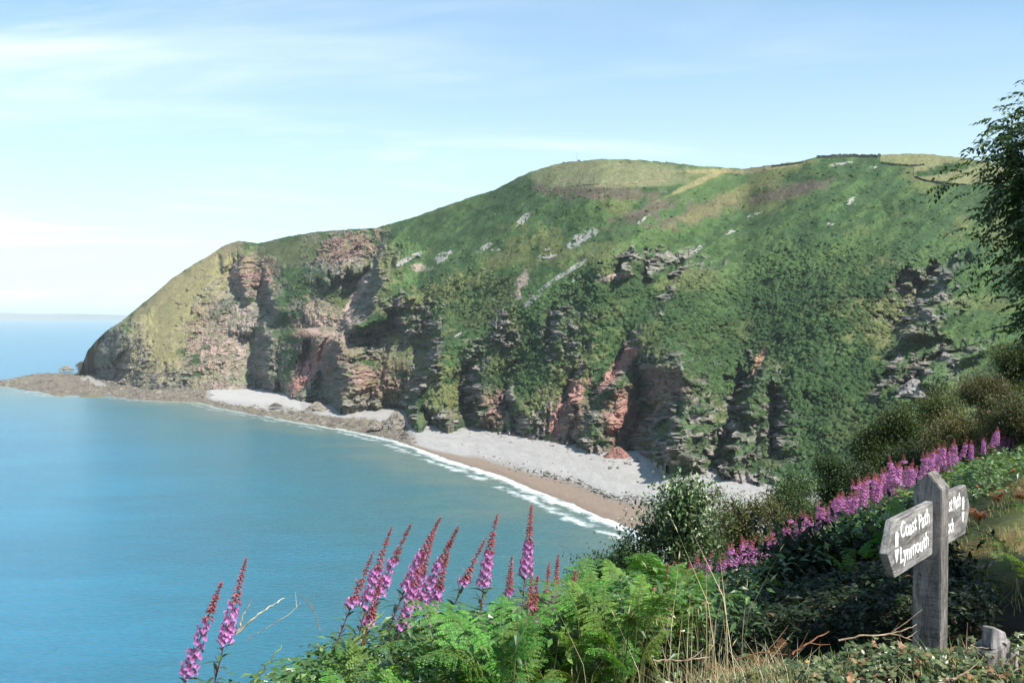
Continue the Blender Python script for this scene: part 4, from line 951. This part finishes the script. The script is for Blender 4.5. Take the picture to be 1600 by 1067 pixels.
def bevel_mesh(me, w=.004):
    import bmesh
    bm = bmesh.new(); bm.from_mesh(me); bmesh.ops.bevel(bm, geom=bm.edges[:], offset=w, segments=1, affect='EDGES', profile=.5); bm.to_mesh(me); bm.free(); me.update(); return me
def signpost():
    d = 4.62; b = math.radians(38.7); x0 = (1458 - 800) / F * d
    zg = gz(x0, d) - .12; t = thing('signpost', 'weathered grey wooden signpost with two pointed arms on the coast path', 'signpost', (x0, d, H + zg), -b)
    sh = -.795 - zg; pk = sh + .072; w = .0625
    V = [(-w, -w, 0), (w, -w, 0), (w, w, 0), (-w, w, 0), (-w, -w, sh), (w, -w, sh), (w, w, sh), (-w, w, sh), (0, -w, pk), (0, w, pk)]
    mb = MB(); mb.add(V, [(0, 3, 2, 1), (1, 2, 6, 5), (3, 0, 4, 7), (5, 6, 9, 8), (7, 4, 8, 9)], None, (.92, .9, .88)); mb.add([V[0], V[1], V[5], V[8], V[4]], [(0, 1, 2, 4)], [(2, 3, 4)], (.92, .9, .88)); mb.add([V[2], V[3], V[7], V[9], V[6]], [(0, 1, 2, 4)], [(2, 3, 4)], (.92, .9, .88))
    me = mb.mesh('post', [M_post]); import bmesh
    bm = bmesh.new(); bm.from_mesh(me); bmesh.ops.remove_doubles(bm, verts=bm.verts, dist=1e-5)
    bmesh.ops.dissolve_limit(bm, angle_limit=.01, verts=bm.verts, edges=bm.edges); bmesh.ops.bevel(bm, geom=bm.edges[:], offset=.004, segments=2, affect='EDGES'); bm.to_mesh(me); bm.free(); link('post', me, t)
    top = sh - .058; hb = .245; x1, x2 = -.009, .026
    def arm(prof, label):
        n = len(prof); V = [(x1, y, z) for y, z in prof] + [(x2, y, z) for y, z in prof]; Q = [(i, (i + 1) % n, n + (i + 1) % n, n + i) for i in range(n)]
        me = bpy.data.meshes.new('arm'); me.from_pydata(V, [], Q + [tuple(range(n))[::-1], tuple(range(n, 2 * n))]); me.materials.append(M_board)
        at = me.color_attributes.new('Col', 'FLOAT_COLOR', 'POINT'); at.data.foreach_set('color', np.ones(len(V) * 4, np.float32))
        bm = bmesh.new(); bm.from_mesh(me); bmesh.ops.recalc_face_normals(bm, faces=bm.faces); bmesh.ops.bevel(bm, geom=bm.edges[:], offset=.003, segments=1, affect='EDGES'); bm.to_mesh(me); bm.free()
        return link('sign_arm', me, t, label=label)
    aL = arm([(-.0645, top), (-.0645, top - hb), (-.60, top - hb), (-.70, top - hb * .52), (-.62, top)], 'near arm pointing left towards the viewer')
    aR = arm([(.0645, top), (.0645, top - hb), (.50, top - hb), (.58, top - hb * .5), (.50, top)], 'far arm half hidden behind the post')
    def text(s, y0, z0, size, width, parent, nm='lettering'):
        cu = bpy.data.curves.new(nm, 'FONT'); cu.body = s; cu.size = size; cu.extrude = .0012; cu.offset = size * .010; cu.resolution_u = 3
        o = bpy.data.objects.new('tmp', cu); COL.objects.link(o); dg = bpy.context.evaluated_depsgraph_get(); me = bpy.data.meshes.new_from_object(o.evaluated_get(dg)); COL.objects.unlink(o); bpy.data.objects.remove(o)
        co = np.empty(len(me.vertices) * 3, np.float32); me.vertices.foreach_get('co', co); co = co.reshape(-1, 3); w0 = co[:, 0].max() - co[:, 0].min()
        k = width / w0; xx = (co[:, 0] - co[:, 0].min()) * k; yy = co[:, 1] + .004 * np.sin(xx * 37); xx = xx + .08 * yy * 0
        V = np.stack([x2 + .0008 + co[:, 2], y0 + xx, z0 + yy], -1).astype(np.float32); me.vertices.foreach_set('co', V.ravel()); me.update(); me.materials.clear(); me.materials.append(M_paint)
        link(nm, me, parent, label='painted words ' + s)
    text('Coast Path', -.535, top - .092, .098, .41, aL); text('Lynmouth', -.535, top - .196, .098, .40, aL)
    text('ast Path', .165, top - .092, .098, .235, aR); text('lock', .165, top - .196, .098, .12, aR)
    def acorn(y, parent):
        mb = MB(); X0, X1 = x2 + .0006, x2 + .0022
        def poly(pts):
            n = len(pts); V = [(X0, y + a, top - c) for a, c in pts] + [(X1, y + a, top - c) for a, c in pts]; mb.add(V, [(i, (i + 1) % n, n + (i + 1) % n, n + i) for i in range(n)], [(n, n + i, n + i + 1) for i in range(1, n - 1)], (1, 1, 1))
        poly([(-.019, .115), (-.019, .066), (-.012, .052), (.012, .052), (.019, .066), (.019, .115)])
        poly([(-.024, .128), (-.02, .15), (-.008, .172), (0, .186), (.008, .172), (.02, .15), (.024, .128)])
        link('acorn_mark', mb.mesh('acorn', [M_paint]), parent)
    acorn(-.585, aL); acorn(.445, aR)
import bmesh
signpost()

# ------------------------------------------------------------------ stump, ivy, twigs, grasses
def stump():
    d = 3.95; x = (1556 - 800) / F * d; z = -.362 * d
    t = thing('stump', 'broken grey timber stump poking out of the ivy at the lower right corner', 'stump', (x, d, H + z), .3); t.scale = (1.15, 1.15, 1.15)
    def chunk(nm, pts, hgt, col, off=(0, 0, 0), tilt=0):
        n = len(pts); V = np.array([(a, b, 0) for a, b in pts] + [(a * .82, b * .82, hgt + tilt * a) for a, b in pts]); V += rng.normal(0, .003, V.shape); V = V + off
        me = bpy.data.meshes.new(nm); me.from_pydata([tuple(v) for v in V], [], [(i, (i + 1) % n, n + (i + 1) % n, n + i) for i in range(n)] + [tuple(range(n, 2 * n))]); me.materials.append(M_post)
        at = me.color_attributes.new('Col', 'FLOAT_COLOR', 'POINT'); at.data.foreach_set('color', np.tile(np.array([*col, 1], np.float32), 2 * n)); bm = bmesh.new(); bm.from_mesh(me); bmesh.ops.bevel(bm, geom=bm.edges[:], offset=.004, segments=1, affect='EDGES'); bm.to_mesh(me); bm.free(); link(nm, me, t)
    chunk('trunk', [(-.06, -.04), (-.01, -.06), (.055, -.045), (.07, .01), (.04, .06), (-.03, .06), (-.07, .02)], .155, (.9, .86, .86), (0, 0, -.05), .35)
    chunk('split_top', [(-.035, -.03), (.035, -.035), (.03, .03), (-.03, .03)], .06, (1.25, 1.2, 1.22), (-.0, -.005, .10), -.2)
    chunk('side_splinter', [(-.02, -.02), (.02, -.02), (.02, .02), (-.02, .02)], .12, (1.5, 1.4, 1.35), (.085, 0, -.05), .2)
stump()
def ivy():
    r = np.random.default_rng(9); n = 15000
    x = r.uniform(-.15, 2.6, n); y = r.uniform(2.85, 4.55, n); keep = (fbm(x * 3.2, y * 3.2, 3, 44) > .36) & (r.random(n) < sstep(.1, .75, x + .4 * (fbm(x * 2, y * 2, 2, 45) - .5)) + .12); x, y = x[keep], y[keep]; n = len(x)
    z = ground_z(x, y) + .01 + .13 * r.random(n) ** 1.4 * (.35 + 1.1 * fbm(x * 4, y * 4, 3, 46))
    a = r.uniform(0, 6.283, n); s = r.uniform(.016, .034, n)
    shp = np.array([(0, 0, 0), (.35, -.5, .05), (.62, -.30, .0), (.95, -.42, -.06), (.98, -.12, 0), (1.45, 0, -.12), (.98, .12, 0), (.95, .42, -.06), (.62, .30, 0), (.35, .5, .05), (.55, 0, .06)]) - [.5, 0, 0]
    nx = r.normal(0, .42, (n, 3)); nx[:, 2] = 1; nx[:, 1] -= .25; nx /= np.linalg.norm(nx, axis=1)[:, None]
    d = np.stack([np.cos(a), np.sin(a), 0 * a], -1); sd_ = np.cross(nx, d); sd_ /= np.linalg.norm(sd_, axis=1)[:, None]; d = np.cross(sd_, nx)
    V = (shp[None, :, 0:1] * d[:, None] + shp[None, :, 1:2] * sd_[:, None] + shp[None, :, 2:3] * nx[:, None]) * s[:, None, None] + np.stack([x, y, z + H], -1)[:, None]
    c = np.array([.055, .085, .028]) * r.uniform(.55, 1.5, (n, 1)); w = r.random(n); c[w < .28] = np.array([.17, .19, .085]) * r.uniform(.7, 1.3, ((w < .28).sum(), 1)); c[w > .90] = np.array([.20, .11, .05]) * r.uniform(.6, 1.5, ((w > .90).sum(), 1)); c[w > .993] = (.5, .33, .09)
    T = np.array([(10, k, k + 1) for k in range(9)] + [(10, 9, 0)]); T = (T[None] + (np.arange(n) * 11)[:, None, None]).reshape(-1, 3)
    link('ivy', mesh_np('ivy', V.reshape(-1, 3), None, T, np.repeat(c, 11, 0), [M_gloss]), kind='stuff', label='ivy leaves covering the bank in front of the signpost', cat='ivy')
ivy()
def twig(pts, r0, label, col=(3.2, 2.9, 2.5), name='twig', branches=2, group=None):
    P3 = [P(a, b, c) for a, b, c in pts]; o0 = P3[0].copy(); p = np.array([tuple(q - o0) for q in P3]); tt = np.linspace(0, 1, len(p)); ts = np.linspace(0, 1, len(p) * 4)
    q = np.stack([np.interp(ts, tt, p[:, k]) for k in range(3)], -1); kk = np.ones(3) / 3
    for k in range(3): q[1:-1, k] = np.convolve(q[:, k], kk, 'valid')
    q[1:-1] += rng.normal(0, r0 * .5, q[1:-1].shape)
    mb = MB(); tube(mb, q, np.linspace(r0, r0 * .35, len(q)), 6, col)
    for _ in range(branches):
        i = random.randrange(2, len(q) - 2); d = (q[i + 1] - q[i]); d /= np.linalg.norm(d); e = d + rng.normal(0, .5, 3); l = random.uniform(.04, .1); tube(mb, [q[i], q[i] + e * l * .5, q[i] + e * l + [0, 0, .01]], [r0 * .5, r0 * .35, r0 * .15], 5, col)
    link(name, mb.mesh(name, [M_bark]), None, tuple(o0), label, 'twig', group)
twig([(1484, 1022, 4.0), (1500, 1016, 3.95), (1522, 1011, 3.9), (1545, 1012, 3.9)], .0045, 'pale curved twig lying from the post foot to the stump')
twig([(1466, 1068, 3.5), (1490, 1058, 3.5), (1514, 1050, 3.5)], .007, 'short thick pale stick below the signpost foot', branches=1)
twig([(1380, 992, 4.2), (1410, 985, 4.2), (1432, 975, 4.25)], .004, 'thin twig rising to the left side of the post foot')
twig([(1310, 1000, 4.1), (1350, 992, 4.1), (1400, 990, 4.15), (1425, 1000, 4.2)], .004, 'long thin twig on the ivy left of the post')
twig([(1238, 1022, 3.9), (1262, 1005, 3.9), (1295, 986, 4.0)], .0045, 'reddish twig arching over the ivy edge by the dark hollow', col=(2.6, 1.4, .9))
twig([(1150, 1030, 3.8), (1185, 1018, 3.8), (1230, 1022, 3.9)], .004, 'brown twig on the bank below the withered bracken', col=(1.8, 1.2, .9))
twig([(1020, 1030, 3.7), (1060, 1032, 3.7), (1110, 1026, 3.7)], .004, 'straight straw coloured stalk lying across the dry grass')
twig([(1524, 887, 6.6), (1545, 884, 6.6), (1562, 871, 6.7), (1578, 865, 6.8)], .011, 'pale crooked branch lying on the sunlit path edge right of the post')
twig([(372, 985, 4.1), (380, 960, 4.1), (394, 938, 4.1)], .004, 'short white dead stem beside the two leftmost willowherbs', name='dead_stem', branches=0, col=(5, 4.8, 4.2))
twig([(370, 990, 4.1), (398, 962, 4.1), (428, 944, 4.1), (444, 934, 4.1)], .0045, 'long white dead stem slanting over the sea', name='dead_stem', branches=0, col=(5, 4.8, 4.2))
twig([(385, 1000, 4.2), (420, 978, 4.2), (458, 955, 4.2), (470, 940, 4.2)], .002, 'thin grey dead stem lowest above the sea', name='dead_stem', col=(3, 3, 2.8), branches=1)
twig([(500, 985, 4.3), (493, 960, 4.3), (480, 938, 4.3), (468, 926, 4.3)], .0025, 'bent dead stem with a curled head left of the main flowers', name='dead_stem', col=(2.6, 2.2, 2), branches=2)
twig([(398, 1065, 4.0), (415, 1040, 4.0), (440, 1008, 4.0)], .006, 'straight green bracken stalk leaning right near the bottom left', name='fern_stalk', branches=0, col=(2.2, 3.4, 1.2))
twig([(550, 1005, 4.1), (580, 975, 4.1), (600, 955, 4.1)], .006, 'green bracken stalk slanting up below the first reddish flower', name='fern_stalk', branches=0, col=(2.2, 3.4, 1.2))
def blades(name, n, region, hgt, label, cols, width=.004, lean=.35, seed=3, head=0.0, filt=None):
    r = np.random.default_rng(seed); x0, x1, y0, y1 = region; x = r.uniform(x0, x1, n); y = r.uniform(y0, y1, n); k = (fbm(x * 2.2, y * 2.2, 3, seed + 50) > .40)
    if filt is not None: k &= filt(x, y)
    x, y = x[k], y[k]; n = len(x); h = hgt * r.uniform(.4, 1.15, n); a = r.uniform(0, 6.28, n); l = h * r.uniform(.05, lean, n) * 1.6
    b = np.stack([x, y, ground_z(x, y) + H], -1); m = b + np.stack([np.cos(a) * l * .3, np.sin(a) * l * .3, h * .6], -1); t = b + np.stack([np.cos(a) * l, np.sin(a) * l, h], -1)
    s = np.stack([np.cos(a + 1.57), np.sin(a + 1.57), 0 * a], -1) * width * .5
    V = np.stack([b - s, b + s, m - s * .8, m + s * .8, t], 1); i = np.arange(n)[:, None] * 5; T = np.concatenate([i + [[0, 1, 3]], i + [[0, 3, 2]], i + [[2, 3, 4]]])
    cc = np.asarray(cols)[r.integers(len(cols), size=n)] * r.uniform(.7, 1.3, (n, 1)); V = V.reshape(-1, 3); cc = np.repeat(cc, 5, 0)
    if head:
        w = r.random(n) < head; q = t[w]; nn = len(q); d = (t - m)[w]; mb = MB(); mb.add(V, None, T, cc); leaves(mb, q - d * .03, d, .05, .007, np.tile([.50, .42, .27], (nn, 1)) * r.uniform(.8, 1.2, (nn, 1)), fold=.3, droop=.05); me = mb.mesh(name, [M_leaf])
    else: me = mesh_np(name, V, None, T, cc, [M_leaf])
    link(name, me, kind='stuff', label=label, cat='grass')
straw = [(.42, .35, .20), (.50, .44, .28), (.30, .25, .13), (.16, .19, .06)]
blades('dry_grass', 4200, (-.05, 1.15, 3.2, 4.7), .19, 'short dry straw coloured grass on the bank below the bracken', straw, .0035, .9, 3)
blades('dry_grass_stalks', 150, (.0, .95, 3.7, 4.7), .62, 'tall dry grass stalks standing before the bracken', straw[:2], .0038, .3, 4, head=.6)
blades('path_grass', 16000, (2.2, 9, 5.2, 13), .085, 'short trodden grass on the path right of the signpost', [(.13, .17, .045), (.19, .20, .07), (.34, .28, .14)], .006, .7, 5, filt=lambda x, y: x > np.interp(y, *np.array(XE).T) - .4)
blades('bank_grass', 2600, (1.0, 2.7, 3.3, 4.9), .13, 'green grass between the ivy leaves round the post foot', [(.08, .14, .03), (.12, .17, .05), (.3, .25, .13)], .0045, .7, 6)

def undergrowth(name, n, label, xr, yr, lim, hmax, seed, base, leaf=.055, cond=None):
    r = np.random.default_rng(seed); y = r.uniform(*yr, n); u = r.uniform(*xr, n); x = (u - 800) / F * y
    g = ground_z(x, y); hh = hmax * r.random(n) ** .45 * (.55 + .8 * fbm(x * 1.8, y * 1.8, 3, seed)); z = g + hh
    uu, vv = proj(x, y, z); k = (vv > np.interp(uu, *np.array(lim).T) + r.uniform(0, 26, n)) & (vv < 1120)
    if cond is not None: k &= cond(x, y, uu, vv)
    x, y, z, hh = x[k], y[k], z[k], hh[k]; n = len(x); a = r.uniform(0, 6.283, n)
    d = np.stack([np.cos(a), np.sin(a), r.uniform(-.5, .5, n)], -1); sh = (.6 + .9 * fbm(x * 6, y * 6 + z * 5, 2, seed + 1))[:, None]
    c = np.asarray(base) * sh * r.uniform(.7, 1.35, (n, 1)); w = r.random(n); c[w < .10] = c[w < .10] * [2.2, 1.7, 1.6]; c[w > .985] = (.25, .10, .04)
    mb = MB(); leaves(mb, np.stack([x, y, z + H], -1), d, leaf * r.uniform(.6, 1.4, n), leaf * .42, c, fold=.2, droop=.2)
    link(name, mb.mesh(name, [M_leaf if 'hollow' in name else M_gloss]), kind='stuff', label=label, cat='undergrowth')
undergrowth('undergrowth', 30000, 'bramble and willowherb leaves tangled among the front bracken', (290, 1235), (3.6, 7.0), [(a, b + 8) for a, b in TOPL], 1.25, 81, (.055, .11, .03), cond=lambda x, y, u, v: ~((x > .05) & (y < 4.6)) & ~((u > 1190) & (v > 920)))
undergrowth('slope_undergrowth', 36000, 'leafy green undergrowth under the band of willowherb', (930, 1640), (6.5, 20), [(900, 940), (1060, 905), (1230, 855), (1330, 800), (1450, 745), (1560, 700), (1640, 685)], .85, 83, (.065, .115, .032), leaf=.075,
            cond=lambda x, y, u, v: ~((u > 1215) & (v > np.interp(u, [1215, 1300, 1400, 1470, 1640], [900, 870, 840, 790, 760]))) & (x < np.interp(y, *np.array(XE).T) + .35))

undergrowth('hollow_undergrowth', 12000, 'low leaves and nettles coloured dark for shade over the ground of the dark hollow', (1120, 1560), (4.75, 7.2), [(1100, 960), (1240, 900), (1300, 870), (1440, 850), (1480, 900), (1560, 900)], .42, 85, (.016, .030, .010), leaf=.06)  # leaves painted near black, deepening the hollow's shade by colour
